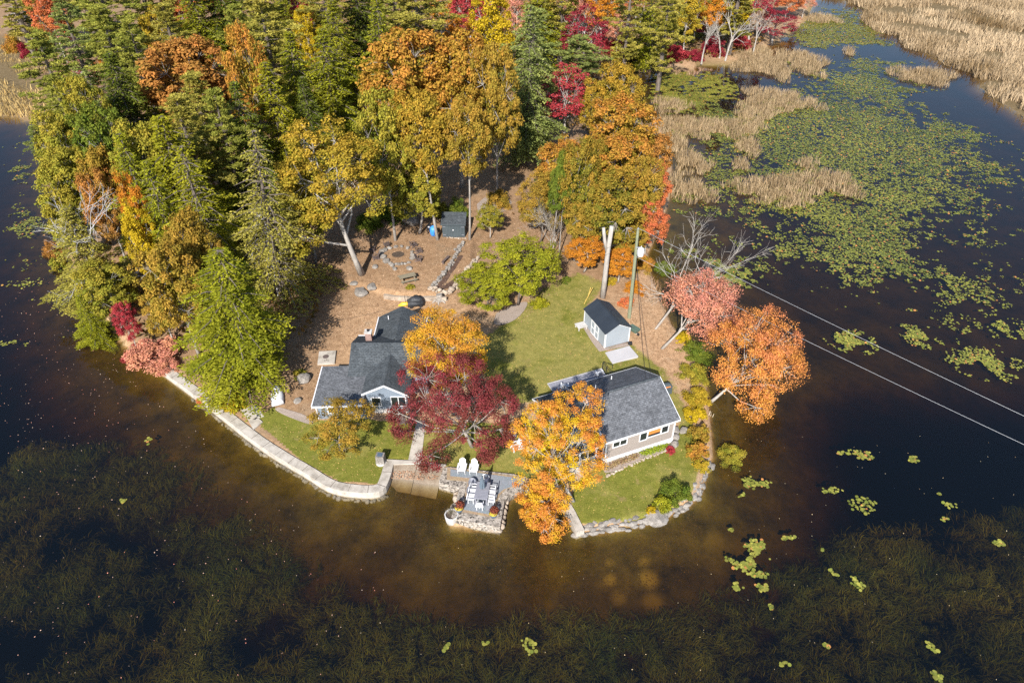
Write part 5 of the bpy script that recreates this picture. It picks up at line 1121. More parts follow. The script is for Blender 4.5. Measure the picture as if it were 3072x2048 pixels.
window(A, LA(-11.35, 49.35, 1.75), (1, 0, 0), (0, 0, 1), 1.3, 1.1, 2); window(A, LA(-13.2, 49.35, 1.75), (1, 0, 0), (0, 0, 1), .8, 1.0, 1); window(A, LA(-18.2, 51.8, 1.6), (0, -1, 0), (0, 0, 1), 1.2, .9, 2); window(A, LA(-17.2, 48.5, 1.6), (1, 0, 0), (0, 0, 1), 1.4, .9, 2); window(A, LA(-9.4, 58.2, 1.8), (0, 1, 0), (0, 0, 1), 1.1, 1.0, 2); window(A, LA(-15.5, 56.5, 1.8), (0, -1, 0), (0, 0, 1), 1.0, 1.0, 2)
mb = MB(); mb.box(LA(-12.55, 49.3, 1.62), (.06, .05, 1.0)); mb.build('downspout', 'white', A)
mb = MB(); mb.b2(LA(-14.5, 55.6, 4.2), LA(-13.9, 56.15, 5.55)); ch = mb.build('chimney', 'brick', A); mb = MB(); mb.box(LA(-14.2, 55.87, 5.60), (.74, .68, .1)); mb.build('cap', 'white_stain', ch); MB().lathe([(.12, 5.64-LZ), (.12, 5.85-LZ)], LA(-14.2, 55.87, LZ), 8).build('flue', 'black', ch)
MB().tube([LA(-12.95, 60.2, 3.7), LA(-12.95, 60.2, 4.35)], .05, 7).build('vent_pipe', 'white', A)
# right cottage in its own frame: x along the front, y to the back
BZ = .9; ang = math.atan2(45.65-42.93, 14.66-8.12)
Bh = thing('right_cottage', (8.12, 42.93, BZ), 'taupe cottage with grey gable roof and back deck, right one of the two', 'house', rz=ang)
Lh, Dh, EZ, RZ_ = 7.05, 7.35, 2.66, 4.56
mb = MB(); mb.b2((0, 0, .36), (Lh, Dh, EZ)); 
for x0, s_ in ((.002, 1), (Lh-.002, -1)): mb.add([(x0, .0, EZ), (x0, Dh, EZ), (x0, Dh/2, RZ_-.1), (x0+s_*.2, 0, EZ), (x0+s_*.2, Dh, EZ), (x0+s_*.2, Dh/2, RZ_-.1)], [(0, 2, 1), (3, 4, 5), (0, 1, 4, 3), (1, 2, 5, 4), (2, 0, 3, 5)])
mb.build('walls', 'taupe', Bh)
MB().b2((-.04, -.05, -.3), (Lh+.04, Dh+.04, .36)).build('foundation', 'white', Bh)
mb = MB()
for x in (.06, Lh-.06): MB().box((x, -.012, (EZ+.36)/2), (.13, .05, EZ-.36)).build('corner_board', 'white', Bh)
MB().box((Lh+.012, .06, (EZ+.36)/2), (.05, .13, EZ-.36)).build('corner_board', 'white', Bh)
sl_ = (RZ_-EZ-.06)/(Dh/2); e0 = -.22; ez = EZ+.06+sl_*e0+.12
mb = MB(); mb.slab([(-.22, e0, ez), (Lh+.28, e0, ez), (Lh+.28, Dh/2, RZ_+.12), (-.22, Dh/2, RZ_+.12)], .13); mb.slab([(-.22, Dh/2, RZ_+.12), (Lh+.28, Dh/2, RZ_+.12), (Lh+.28, Dh-e0, ez), (-.22, Dh-e0, ez)], .13); rb = mb.build('roof', 'shingle_pale', Bh)
mb = MB(); mb.slab([(-.22, Dh/2-.14, RZ_+.085), (Lh+.28, Dh/2-.14, RZ_+.085), (Lh+.28, Dh/2, RZ_+.155), (-.22, Dh/2, RZ_+.155)], .03); mb.slab([(-.22, Dh/2, RZ_+.155), (Lh+.28, Dh/2, RZ_+.155), (Lh+.28, Dh/2+.14, RZ_+.085), (-.22, Dh/2+.14, RZ_+.085)], .03); mb.build('ridge_cap', 'shingle', rb)
mb = MB(); mb.box((Lh/2+.03, e0-.02, ez-.09), (Lh+.56, .05, .17)); mb.box((Lh/2+.03, Dh-e0+.02, ez-.09), (Lh+.56, .05, .17))
for y0, y1 in ((e0, Dh/2), (Dh-e0, Dh/2)):
    for x in (-.245, Lh+.305): mb.slab([(x-.025, y0, ez+.01), (x+.025, y0, ez+.01), (x+.025, y1, RZ_+.13), (x-.025, y1, RZ_+.13)], .17)
mb.build('fascia', 'white', Bh)
window(Bh, (.75, 0, EZ-1.05), (1, 0, 0), (0, 0, 1), 1.32, .58, 2)
wn = window(Bh, (3.45, 0, EZ-1.32), (1, 0, 0), (0, 0, 1), .68, .9, 1); wn2 = window(Bh, (4.25, 0, EZ-1.18), (1, 0, 0), (0, 0, 1), 1.28, .76, 1, name='picture_window'); window(Bh, (5.66, 0, EZ-1.20), (1, 0, 0), (0, 0, 1), .66, .78, 1)
MB().box((4.89, -.014, EZ-.70), (1.22, .012, .42)).build('curtain', 'orange_cloth', wn2)
window(Bh, (Lh, 1.6, EZ-1.0), (0, 1, 0), (0, 0, 1), 1.0, .85, 2); window(Bh, (Lh, 4.6, EZ-1.0), (0, 1, 0), (0, 0, 1), 1.0, .85, 2)
# porch wing on the left, a step lower
mb = MB(); mb.b2((-3.25, .12, .3), (-.05, Dh-.1, .95)); mb.build('porch_base', 'bluegrey', Bh)
mb = MB(); mb.b2((-3.1, .3, .95), (-.12, Dh-.3, EZ-.16)); mb.build('porch_glazing', 'glass', Bh)
mb = MB()
for x in (-3.2, -2.4, -1.6, -.8, -.12): mb.box((x, .16, (EZ-.14+.95)/2), (.10, .10, EZ-.14-.95))
for y in (1.6, 3.1, 4.6, 6.1, Dh-.16): mb.box((-3.2, y, (EZ-.14+.95)/2), (.10, .10, EZ-.14-.95))
mb.box((-1.65, .16, .98), (3.2, .12, .08)); mb.box((-1.65, .16, EZ-.18), (3.2, .12, .1)); mb.build('porch_post', 'white', Bh)
MB().b2((-3.3, .06, -.3), (-.03, Dh-.05, .30)).build('porch_foundation', 'white_stain', Bh)
d_ = .24; mb = MB(); mb.slab([(-3.6, e0+.05, ez-d_), (-.24, e0+.05, ez-d_), (-.24, Dh/2, RZ_+.12-d_), (-3.6, Dh/2, RZ_+.12-d_)], .12); mb.slab([(-3.6, Dh/2, RZ_+.12-d_), (-.24, Dh/2, RZ_+.12-d_), (-.24, Dh-e0-.05, ez-d_), (-3.6, Dh-e0-.05, ez-d_)], .12); mb.build('porch_roof', 'shingle', Bh)
mb = MB(); mb.box((-1.92, e0+.03, ez-d_-.08), (3.4, .05, .15)); mb.box((-1.92, Dh-e0-.03, ez-d_-.08), (3.4, .05, .15))
for y0, y1 in ((e0, Dh/2), (Dh-e0, Dh/2)): mb.slab([(-3.65, y0, ez-d_+.01), (-3.6, y0, ez-d_+.01), (-3.6, y1, RZ_+.13-d_), (-3.65, y1, RZ_+.13-d_)], .16)
mb.add([(-3.3, .1, EZ-.2), (-3.3, Dh-.1, EZ-.2), (-3.3, Dh/2, RZ_-.15-d_), (-3.1, .1, EZ-.2), (-3.1, Dh-.1, EZ-.2), (-3.1, Dh/2, RZ_-.15-d_)], [(0, 2, 1), (3, 4, 5), (0, 1, 4, 3), (1, 2, 5, 4), (2, 0, 3, 5)])
mb.build('porch_trim', 'white', Bh)
for x, y in ((3.9, 6.3), (1.6, 5.2)):
    zz = RZ_+.12-abs(y-Dh/2)*sl_; MB().tube([(x, y, zz-.1), (x, y, zz+.38)], .05, 7).build('vent_pipe', 'white', Bh)
# deck
mb = MB()
for i in range(22): mb.box((-.3+6.0*(i+.5)/22, Dh+.05+1.85, .30), (6.0/22-.015, 3.65, .05))
mb.build('deck', 'grey_top', Bh); MB().b2((-.25, Dh+.06, -.3), (5.65, Dh+3.68, .26)).build('deck_skirt', 'wood_brown', Bh)
mb = MB(); mb.box((-.36, Dh+1.9, .34), (.07, 3.7, .05)); mb.box((2.7, Dh+3.76, .34), (6.1, .06, .05)); mb.build('deck_edge', 'white_stain', Bh)
mb = MB()
for y in (Dh+2.1, Dh+2.9, Dh+3.7): mb.tube([(5.75, y, -.2), (5.75, y, 1.2)], .03, 5)
mb.tube([(5.75, Dh+2.1, 1.2), (5.75, Dh+3.7, 1.2)], .028, 5); mb.tube([(5.75, Dh+3.7, 1.2), (6.9, Dh+3.6, .55)], .028, 5); mb.tube([(5.75, Dh+2.1, 1.2), (6.9, Dh+2.2, .55)], .028, 5); mb.tube([(6.9, Dh+3.6, -.2), (6.9, Dh+3.6, .55)], .03, 5); mb.tube([(6.9, Dh+2.2, -.2), (6.9, Dh+2.2, .55)], .03, 5)
for i in range(9): mb.tube([(5.75, Dh+2.2+i*.17, .3), (5.75, Dh+2.2+i*.17, 1.2)], .012, 3)
mb.build('railing', 'black', Bh)
def toB(x, y, z): return (8.12+x*math.cos(ang)-y*math.sin(ang), 42.93+x*math.sin(ang)+y*math.cos(ang), BZ+z)
adirondack(toB(.8, Dh+2.3, .33), ang+R_(150), 'white chair on the back deck, left one near the porch', 'white', 'white chairs on the back deck'); adirondack(toB(4.9, Dh+2.7, .33), ang+R_(170), 'white chair on the back deck, right one near the stair rail', 'white', 'white chairs on the back deck')
# covered grill right of the right cottage
p = GT(q2(1430,335)); t = thing('covered_grill', p, 'tall dark covered grill in the grass right of the right cottage', 'grill', rz=R_(15)); mb = MB(); mb.box((0, 0, .5), (1.05, .6, 1.0), top=.94); mb.box((0, .02, 1.1), (.85, .5, .25), top=.6); mb.build('cover', 'slate', t, bevel=.05); MB().box((0, -.28, 1.0), (.5, .06, .08)).build('handle', 'orange', t)
for sx in (-.4, .4): MB().lathe([(.09, -.02), (.09, .06)], (sx, -.1, 0), 8).build('wheel', 'black', t)
# flower bed in front of the right cottage
def inB(x, y): q = toB(x, y, 0); return (q[0], q[1])
sheet('flower_bed', [inB(-.4, -.1), inB(Lh, -.1), inB(Lh, -.75), inB(3.2, -.9), inB(-.4, -1.35)], 'gravel', .05, 1)
stone_line('bed_edging', [inB(-.5, -1.45), inB(1.5, -1.15), inB(3.2, -1.0), inB(5, -.85), inB(6.6, -.8)], .15, rng, 'rock_warm', 'row of pale stones edging the flower bed of the right cottage', 'edging', 1, .06)
def low_plants(name, pts, n, h, cols, label, size=.14):
    P = resample([p for p in pts], .02); r = rng.integers(0, len(P), n); x = P[r, 0]+rng.normal(size=n)*.16; y = P[r, 1]+rng.normal(size=n)*.16; z = land(x, y)+rng.uniform(.03, h, n)
    o = mesh_obj(name, quads_mesh(name, leaves(np.stack([x, y, z], 1), rng.normal(size=(n, 3))*.6+np.array([0, 0, .7]), rng.normal(size=(n, 3)), size, size*.6), 'leaf', {'tint': rng.random(n), 'rnd': rng.random(n)})); paint(o, *cols); return tag(o, label, 'plants', kind='stuff')
low_plants('border_plants', [inB(3.6, -.45), inB(6.3, -.4)], 900, .3, ((.16, .24, .02), (.36, .40, .04)), 'bright yellow-green border plants under the picture window'); low_plants('dry_plants', [inB(-.2, -.6), inB(3.2, -.5)], 700, .28, ((.30, .17, .12), (.42, .34, .14)), 'faded pinkish border plants at the left end of the flower bed')
tree('shrub', 1541, 1030, 30, 'red', 'round bright red bush at the right end of the flower bed', .45)
# --- blue-grey shed
s0 = G(qs(735,1140), 1.0); s1 = G(qs(1215,1010), 1.0); sv = np.array([s1[0]-s0[0], s1[1]-s0[1]]); SWd = np.linalg.norm(sv); sa_ = math.atan2(sv[1], sv[0]); SL = 4.75
t = thing('storage_shed', (s0[0], s0[1], .95), 'pale blue-grey storage shed with black ribbed metal roof', 'shed', rz=sa_)
sh_e, sh_r = 2.02, 2.85
mb = MB(); mb.b2((0, 0, .1), (SWd, SL, sh_e))
for y0, s_ in ((.002, 1), (SL-.002, -1)): mb.add([(0, y0, sh_e), (SWd, y0, sh_e), (SWd/2, y0, sh_r-.06), (0, y0+s_*.2, sh_e), (SWd, y0+s_*.2, sh_e), (SWd/2, y0+s_*.2, sh_r-.06)], [(0, 1, 2), (5, 4, 3), (0, 3, 4, 1), (1, 4, 5, 2), (2, 5, 3, 0)])
mb.build('walls', 'shedgrey', t)
MB().b2((.03, .03, -.2), (SWd-.03, SL-.03, .1)).build('skid_base', 'wood_brown', t)
mb = MB()
for x in (.05, SWd-.05):
    for y in (-.012, SL+.012): MB().box((x, y, sh_e/2+.05), (.11, .04, sh_e-.1)).build('corner_board', 'white', t)
for y in (.05, SL-.05):
    for x in (-.012, SWd+.012): MB().box((x, y, sh_e/2+.05), (.04, .11, sh_e-.1)).build('corner_board', 'white', t)
mb.slab([(-.1, -.05, sh_e-.02), (-.1, -.01, sh_e-.02), (SWd/2, -.01, sh_r-.01), (SWd/2, -.05, sh_r-.01)], .1); mb.slab([(SWd+.1, -.05, sh_e-.02), (SWd+.1, -.01, sh_e-.02), (SWd/2, -.01, sh_r-.01), (SWd/2, -.05, sh_r-.01)], .1); mb.build('gable_trim', 'white', t)
mb = MB(); ov = .14; rs = (sh_r-sh_e)/(SWd/2); el = sh_e-rs*ov+.06
mb.slab([(-ov, -ov, el), (SWd/2, -ov, sh_r+.06), (SWd/2, SL+ov, sh_r+.06), (-ov, SL+ov, el)], .06); mb.slab([(SWd/2, -ov, sh_r+.06), (SWd+ov, -ov, el), (SWd+ov, SL+ov, el), (SWd/2, SL+ov, sh_r+.06)], .06); rf = mb.build('roof', 'metal_dark', t)
mb = MB()
for i in range(19):
    y = -ov+.06+i*(SL+2*ov-.12)/18
    for s_ in (0, 1):
        xa, xb = (-ov, SWd/2) if s_ == 0 else (SWd+ov, SWd/2); mb.slab([(xa, y-.035, el+.035), (xa, y+.035, el+.035), (xb, y+.035, sh_r+.095), (xb, y-.035, sh_r+.095)], .05)
mb.build('ribs', 'metal_dark', rf); mb = MB(); mb.tube([(SWd/2, -ov-.01, sh_r+.09), (SWd/2, SL+ov+.01, sh_r+.09)], .07, 6); mb.build('ridge_cap', 'metal_dark', rf)
# double door on the left long side
for s_ in (0, 1):
    y1 = 1.35+s_*.84; d = MB(); d.box((-.03, y1+.40, 1.0), (.05, .80, 1.72)); dd = d.build('door', 'shedgrey', t); m2 = MB()
    for yy in (y1+.05, y1+.75): m2.box((-.065, yy, 1.0), (.03, .11, 1.74))
    for zz in (.18, 1.0, 1.82): m2.box((-.066, y1+.40, zz), (.034, .60, .11))
    m2.build('door_trim', 'white', dd)
mb = MB(); mb.box((-.03, 2.17, 1.93), (.06, 1.9, .09)); mb.build('door_head', 'white', t)
mb = MB()
for i in range(6): mb.box((-.62, SL-1.0+i*.17, .42-.0*i), (1.15, .16, .05))
tp = thing('platform', (s0[0], s0[1], .95), 'pale plank platform at the far left corner of the storage shed', 'platform', rz=sa_)
mb.build('planks', 'white_stain', tp); mb = MB()
for x in (-1.1, -.2):
    for y in (SL-1.0, SL-.2): mb.box((x, y, .15), (.1, .1, .5))
mb.build('post', 'white_stain', tp)
c4 = [G(qs(*p), 1.02)[:2] for p in ((755,1225), (1230,1095), (1405,1300), (900,1440))]; tag(MB().prism(c4, .75, 1.06).build('concrete_pad', 'pale_slab', None, bevel=.02), 'pale concrete pad in front of the storage shed', 'slab')
mb = MB()
for x, y in ((835,1150), (870,1145), (905,1135), (945,1105)): p = G(qs(x, y), 1.05); mb.box((p[0], p[1], 1.12), (.08, .10, .22))
tag(mb.build('wood_rack', 'wood_grey'), 'low rack of wood offcuts against the storage shed gable', 'rack')
p = GT(qs(1310,840)); t = thing('wheelbarrow', p, 'green wheelbarrow parked right of the storage shed', 'wheelbarrow', rz=R_(-50)); MB().box((0, 0, .55), (1.1, .7, .4), top=1.15).build('tub', 'green_tub', t, bevel=.05)
for sy in (-1, 1): MB().tube([(.6, sy*.1, .2), (-.6, sy*.3, .45), (-1.0, sy*.32, .55)], .025, 5).build('handle', 'white_stain', t); MB().tube([(-.4, sy*.28, .4), (-.5, sy*.3, 0)], .025, 5).build('leg', 'white_stain', t)
MB().tube([(.65, -.05, .18), (.65, .05, .18)], .18, 12).build('wheel', 'black', t)
p0 = GT(qs(340,275)); p1 = GT(qs(500,60)); o = MB(); o.tube([(p0[0], p0[1], p0[2]), (p1[0], p1[1], p1[2]+.75)], .05, 6); o.tube([(p0[0]+.5, p0[1]+1.2, p0[2]), (p1[0]-.2, p1[1]+.1, p1[2]+.72)], .05, 6); o.tube([(p0[0]+.2, p0[1]+.5, p0[2]+.2), (p0[0]+.62, p0[1]+1.3, p0[2]+.15)], .035, 5); tag(o.build('sawhorse', 'wood_yellow'), 'yellow wooden frame standing in the grass behind the storage shed', 'frame')
p = GT(qs(1240,1060)); tag(MB().box((p[0], p[1], p[2]+.12), (.45, .35, .3)).build('meter_box', 'black', None, bevel=.03), 'small black box at the right corner of the storage shed', 'box')
# --- utility pole
up = GT(q4(795,700)); t = thing('utility_pole', up, 'greenish wooden utility pole with a white transformer behind the shed', 'utility pole')
PH = 11.3
lx = -.22
MB().tube([(0, 0, -.2), (lx*.5, 0, PH*.5), (lx, 0, PH)], [.21, .18, .14], 10).build('pole', 'pole', t)
mb = MB(); mb.lathe([(.30, 0), (.34, .06), (.34, .80), (.28, .9), (.10, .95)], (.30, -.28, 8.25), 14); tf = mb.build('transformer', 'white', t, True); MB().box((.08, -.12, 8.65), (.3, .12, .5)).build('bracket', 'grey_top', tf); MB().lathe([(.05, 0), (.07, .1), (.03, .26)], (.30, -.28, 9.18), 8).build('bushing', 'white', tf)
mb = MB(); mb.box((.0, -.16, PH-2.1), (.5, .07, .09)); mb.build('crossbar', 'grey_top', t)
for z in (PH-.4,): MB().lathe([(.06, 0), (.08, .08), (.04, .2)], (lx, 0, z+.35), 8).build('insulator', 'grey_top', t)
def line(name, a, b, sag, r, label, mat='cable'):
    a, b = Vector(a), Vector(b); P = [a.lerp(b, s)-Vector((0, 0, 4*sag*s*(1-s))) for s in np.linspace(0, 1, 40)]; o = MB().tube(P, r, 5).build(name, mat); return tag(o, label, 'cable', None)
def on_ray(q, z): return G(q, z)
topw = (up[0]+lx, up[1], up[2]+PH+.1); loww = (up[0]+lx*.8, up[1]-.15, up[2]+8.1)
line('power_line', topw, tuple(2*np.array(G((3072,1226), 9.5))-np.array(topw)), .6, .012, 'upper power line running from the pole top over the lily water')
line('power_line', loww, tuple(2*np.array(G((3072,1312), 8.0))-np.array(loww)), .6, .013, 'lower power line running from the transformer past the orange maple')
line('power_line', (up[0]+lx, up[1], up[2]+PH-1.0), tuple(2*np.array(gO(1120, 640, 9))-np.array((up[0], up[1], up[2]+PH-1.0))), .8, .012, 'thin wire from the pole toward the bushy hemlock', 'black')
line('service_cable', (up[0], up[1], up[2]+7.8), toB(Lh-1.2, Dh/2, RZ_+.3), .5, .02, 'dark service cable from the pole to the right cottage roof', 'black')
line('guy_cable', (up[0], up[1], up[2]+7.6), toB(Lh-.6, Dh/2, RZ_+.3), .45, .016, 'second dark cable from the pole to the right cottage ridge', 'black')
# cut trunk by the shed, tall bare trunks
for o in bpy.data.objects:
    if o.type == 'MESH' and o.name.startswith(('trunk', 'branches')): pass
print('objects', len(bpy.data.objects))
# ------------------------------------------------------------------ reeds, lily pads, weeds
def blades(x, y, z, h, w, rng, lean=.25):
    n = len(x); ph = rng.uniform(0, 6.28, n); d = np.stack([np.cos(ph), np.sin(ph), np.zeros(n)], 1)*(w/2)[:, None]
    b = np.stack([x, y, z], 1); t = b+np.stack([rng.normal(size=n)*lean*h, rng.normal(size=n)*lean*h, h], 1)
    return np.stack([b-d, b+d, t+d*.35, t-d*.35], 1)
def vn(x, y, s, seed):
    "smooth value noise"
    g = np.random.default_rng(seed).random((64, 64)); u, v = (x/s)%64, (y/s)%64; i, j = np.floor(u).astype(int), np.floor(v).astype(int); a, b = u-i, v-j; a = a*a*(3-2*a); b = b*b*(3-2*b)
    i2, j2 = (i+1) % 64, (j+1) % 64; i %= 64; j %= 64
    return g[i, j]*(1-a)*(1-b)+g[i2, j]*a*(1-b)+g[i, j2]*(1-a)*b+g[i2, j2]*a*b
RC = ((.25, .17, .085), (.52, .39, .24))
def reed_patch(cx, cy, wx, wy, label, dens=25, h=(.9, 1.8), name='reed_clump', col=RC, grp='reed islands in the lily water'):
    c = gO(cx, cy, .5); d = depth_at(c); a = wx*KO/2*d/FOC; rng = np.random.default_rng(int(cx*7+cy))
    y0 = gO(cx, cy+wy/2, .1)[1]; y1 = gO(cx, cy-wy/2+8, .1)[1]; b = max(.8, abs(y1-y0)/2); yc = (y0+y1)/2
    n = int(min(9000, dens*3.1*a*b)); r = np.sqrt(rng.random(n)); ph = rng.uniform(0, 6.28, n)
    lump = 1+.22*np.sin(ph*3+cx)+.16*np.sin(ph*5+cy)+.1*np.sin(ph*9+1)
    x = np.cos(ph)*r*a*lump; y = np.sin(ph)*r*b*lump
    keep = (np.sin(x*1.1+cx)*np.sin(y*1.3+cy) > -.4); x, y, r = x[keep], y[keep], r[keep]; n = len(x)
    hh = rng.uniform(*h, n)*(1.05-.45*r**3); V = blades(x, y, np.full(n, -.15), hh, rng.uniform(.05, .12, n), rng)
    o = mesh_obj(name, quads_mesh(name, V, 'reed', {'tint': np.clip(rng.random(n)*.6+.4*np.sin(x*.9+y*.6)**2, 0, 1), 'rnd': rng.random(n)})); o.location = (c[0], yc, 0)
    paint(o, *col); return tag(o, label, 'reeds', grp)
for a in [(1541,240,80,40,'pale reed tuft alone in the dark weed of the cove'),(1690,292,150,50,'long reed island, right part of the band across the cove mouth'),(1590,290,120,55,'long reed island, left part of the band across the cove mouth'),(1520,285,70,40,'reed tuft on the left end of the cove mouth band'),
 (1541,325,75,60,'reddish reed island against the golden oak'),(1592,372,80,62,'round reed island right of the rust oak edge'),(1545,424,70,60,'reed island left of the pair beside the bank'),(1605,440,80,55,'reed island right of the pair beside the bank'),
 (1745,140,130,76,'broad reed island below the red cove bushes'),(1848,140,90,66,'reed island right of the broad cove island'),(1888,42,70,26,'reed bank tuft beside the weed channel at the upper edge'),(1787,230,170,62,'wide brown reed island in the middle of the lily water'),(1735,262,90,40,'reed tuft below the wide brown island'),
 (1722,337,56,46,'small upright reed tuft below the cove mouth band'),(1705,378,44,30,'tiny reed tuft left of the big near island'),(1860,376,54,32,'small reed tuft above the right end of the big near island'),(1740,432,120,66,'big near reed island, left third'),(1820,430,130,72,'big near reed island, middle with the tallest stems'),(1910,415,110,60,'big near reed island, right third'),(1960,438,60,36,'trailing reed tip on the right of the big near island'),
 (1820,468,60,30,'reed fringe under the big near island'),(2124,172,140,44,'russet reed tongue off the edge of the reed field'),(1951,117,22,22,'single little reed tussock near the weed channel')]:
    reed_patch(*a)
reed_patch(1545, 158, 170, 26, 'rosy brown grass fringe along the inner cove shore', 26, (.4, .9), 'grass_fringe', ((.30, .17, .11), (.48, .33, .22)), None)
reed_patch(1720, 125, 120, 24, 'rosy grass fringe below the red cove bushes', 26, (.4, .9), 'grass_fringe', ((.32, .18, .12), (.52, .36, .24)), None)
reed_patch(1600, 940, 70, 26, 'dry grass tuft under the leaning orange maple', 30, (.4, .9), 'grass_tuft', ((.30, .24, .16), (.50, .42, .32)), None)
reed_patch(1500, 680, 70, 90, 'dry brush on the bank between pole and leaning trees', 26, (.4, 1.0), 'dry_brush', ((.30, .16, .10), (.45, .30, .16)), None)
rng = np.random.default_rng(21)
def fieldpts(poly, n, lo, hi, thr=-.5):
    x = rng.uniform(lo[0], hi[0], n); y = lo[1]+(hi[1]-lo[1])*rng.random(n)**1.35
    m = inside(poly, x, y)&(np.sin(x*.21+np.sin(y*.13)*2)*np.sin(y*.17+np.sin(x*.11)*2)+.3*np.sin(x*.9)*np.sin(y*.8)-.8*(vn(x, y, 9, 77) < .16) > thr)
    return x[m], y[m]
x, y = fieldpts(FIELD, 330000, (38, 95), (230, 330)); n = len(x)
V = blades(x, y, np.full(n, 0.0), rng.uniform(.9, 2.0, n)*(1+.25*np.sin(x*.4)*np.sin(y*.3)), rng.uniform(.12, .26, n), rng, .3)
tt = np.clip(1.5*vn(x, y, 11, 55)-.35+.5*vn(x, y, 3, 56)+rng.normal(size=n)*.2, 0, 1)
o = mesh_obj('reed_field', quads_mesh('reed_field', V, 'reed', {'tint': tt, 'rnd': rng.random(n)})); paint(o, (.22, .145, .07), (.54, .41, .26)); tag(o, 'wide field of dry tan reeds beyond the lily water', 'reed field', kind='stuff')
x, y = fieldpts(LMARSH, 60000, (-160, 110), (-75, 215)); n = len(x)
V = blades(x, y, np.full(n, 0.0), rng.uniform(.8, 1.9, n), rng.uniform(.12, .24, n), rng, .3)
o = mesh_obj('marsh_grass', quads_mesh('marsh_grass', V, 'reed', {'tint': rng.random(n), 'rnd': rng.random(n)})); paint(o, (.40, .26, .09), (.60, .45, .20)); tag(o, 'tawny marsh grass at the upper left shore', 'marsh grass', kind='stuff')

def pads(x, y, rmin, rmax, rng, z=.012):
    n = len(x); r = rmin+(rmax-rmin)*rng.random(n)**1.5; a = rng.uniform(0, 6.28, n); kk = 6
    V = np.zeros((n, kk, 3))
    tx = rng.normal(size=n)*.10; ty = rng.normal(size=n)*.10
    for j in range(kk):
        aa = a+6.283*j/kk*.97; rr = r*(1-.12*(j == 0)); dx, dy = np.cos(aa)*rr, np.sin(aa)*rr
        V[:, j] = np.stack([x+dx, y+dy, z+np.abs(tx)*r+np.abs(ty)*r+dx*tx+dy*ty+rng.uniform(0, .012, n)], 1)
    return V
k = NT('lily_leaf'); oi = k.n('ShaderNodeObjectInfo'); c2 = k.attr('colb', 'OBJECT', 'Color'); t = k.attr('tint'); r = k.attr('rnd')
c = k.mix(t, oi.outputs['Color'], c2); c = k.mix(k.sstep(k.attr('rnd'), .94, .98), c, (.40, .17, .05))
val = k.math('ADD', k.math('MULTIPLY', r, .5), .7); cv = k.n('ShaderNodeCombineColor'); [k.l(val, cv.inputs[i]) for i in range(3)]
k.principled(k.mix(1.0, c, cv.outputs[0], 'MULTIPLY'), .5, .35); M['pad'] = k.m
PADC = ((.085, .11, .02), (.26, .25, .04)); PADF = ((.09, .13, .03), (.28, .27, .05))
def pad_field(name, poly, n, rr, col, label, thr, seed, sharp=.25, soft=4.0, cap=1.0):
    rng = np.random.default_rng(seed); P = np.array(poly); lo, hi = P.min(0), P.max(0)
    x = rng.uniform(lo[0], hi[0], n); y = rng.uniform(lo[1], hi[1], n)
    f = .36*vn(x, y, 8, seed)+.24*vn(x, y, 2.6, seed+1)+.40*vn(x, y, .8, seed+2)-.35*(1-ss(sdist(poly, x, y), -.5, soft))
    m = inside(poly, x, y)&(sdist(SHORE_W, x, y) < -.4)&(rng.random(n) < cap*ss(f, thr-sharp*.3, thr+sharp*.7))&(sdist(FIELD, x, y) < .2)
    x, y = x[m], y[m]; n = len(x)
    o = mesh_obj(name, quads_mesh(name, pads(x, y, rr[0], rr[1], rng), 'pad', {'tint': np.clip(rng.random(n)*.7+.5*vn(x, y, 5, seed+5)-.1, 0, 1), 'rnd': rng.random(n)})); paint(o, *col)
    print(name, n); return tag(o, label, 'lily pads', kind='stuff')
PF = polyO([(1500,470),(1530,250),(1700,180),(1850,115),(1990,90),(2110,140),(2240,215),(2420,320),(2420,860),(2240,830),(2100,790),(1930,770),(1800,700),(1690,610),(1600,560),(1500,560)], 0)
pad_field('lily_pads', PF, 620000, (.06, .17), PADC, 'field of floating yellow-green lily pads right of the wood', .34, 31, .26, 22, .42)
pad_field('cove_pads', polyO([(1470,200),(1500,160),(1690,165),(1700,235),(1620,262),(1500,262)], 0), 60000, (.07, .15), ((.11, .115, .015), (.26, .24, .03)), 'dense brown-green weed mat in the cove', .30, 41, .25, 5)
pad_field('channel_pads', polyO([(1800,85),(1860,10),(1990,15),(2000,60),(2080,110),(1980,110),(1840,120)], 0), 44000, (.09, .18), ((.11, .115, .015), (.26, .24, .03)), 'dense olive weed mat in the channel at the upper edge', .32, 51, .25, 5)
pad_field('shore_pads', polyO([(1490,560),(1600,540),(1760,620),(1720,700),(1560,640)], 0), 22000, (.08, .16), PADC, 'lily pads crowding the bank behind the white bare tree', .42, 61, .22, 4)
pad_field('left_pads', polyO([(-20,270),(100,300),(112,470),(140,560),(130,640),(60,660),(-20,640)], 0), 40000, (.08, .17), PADC, 'broken lily pad mats along the left shore', .52, 71, .2, 4)
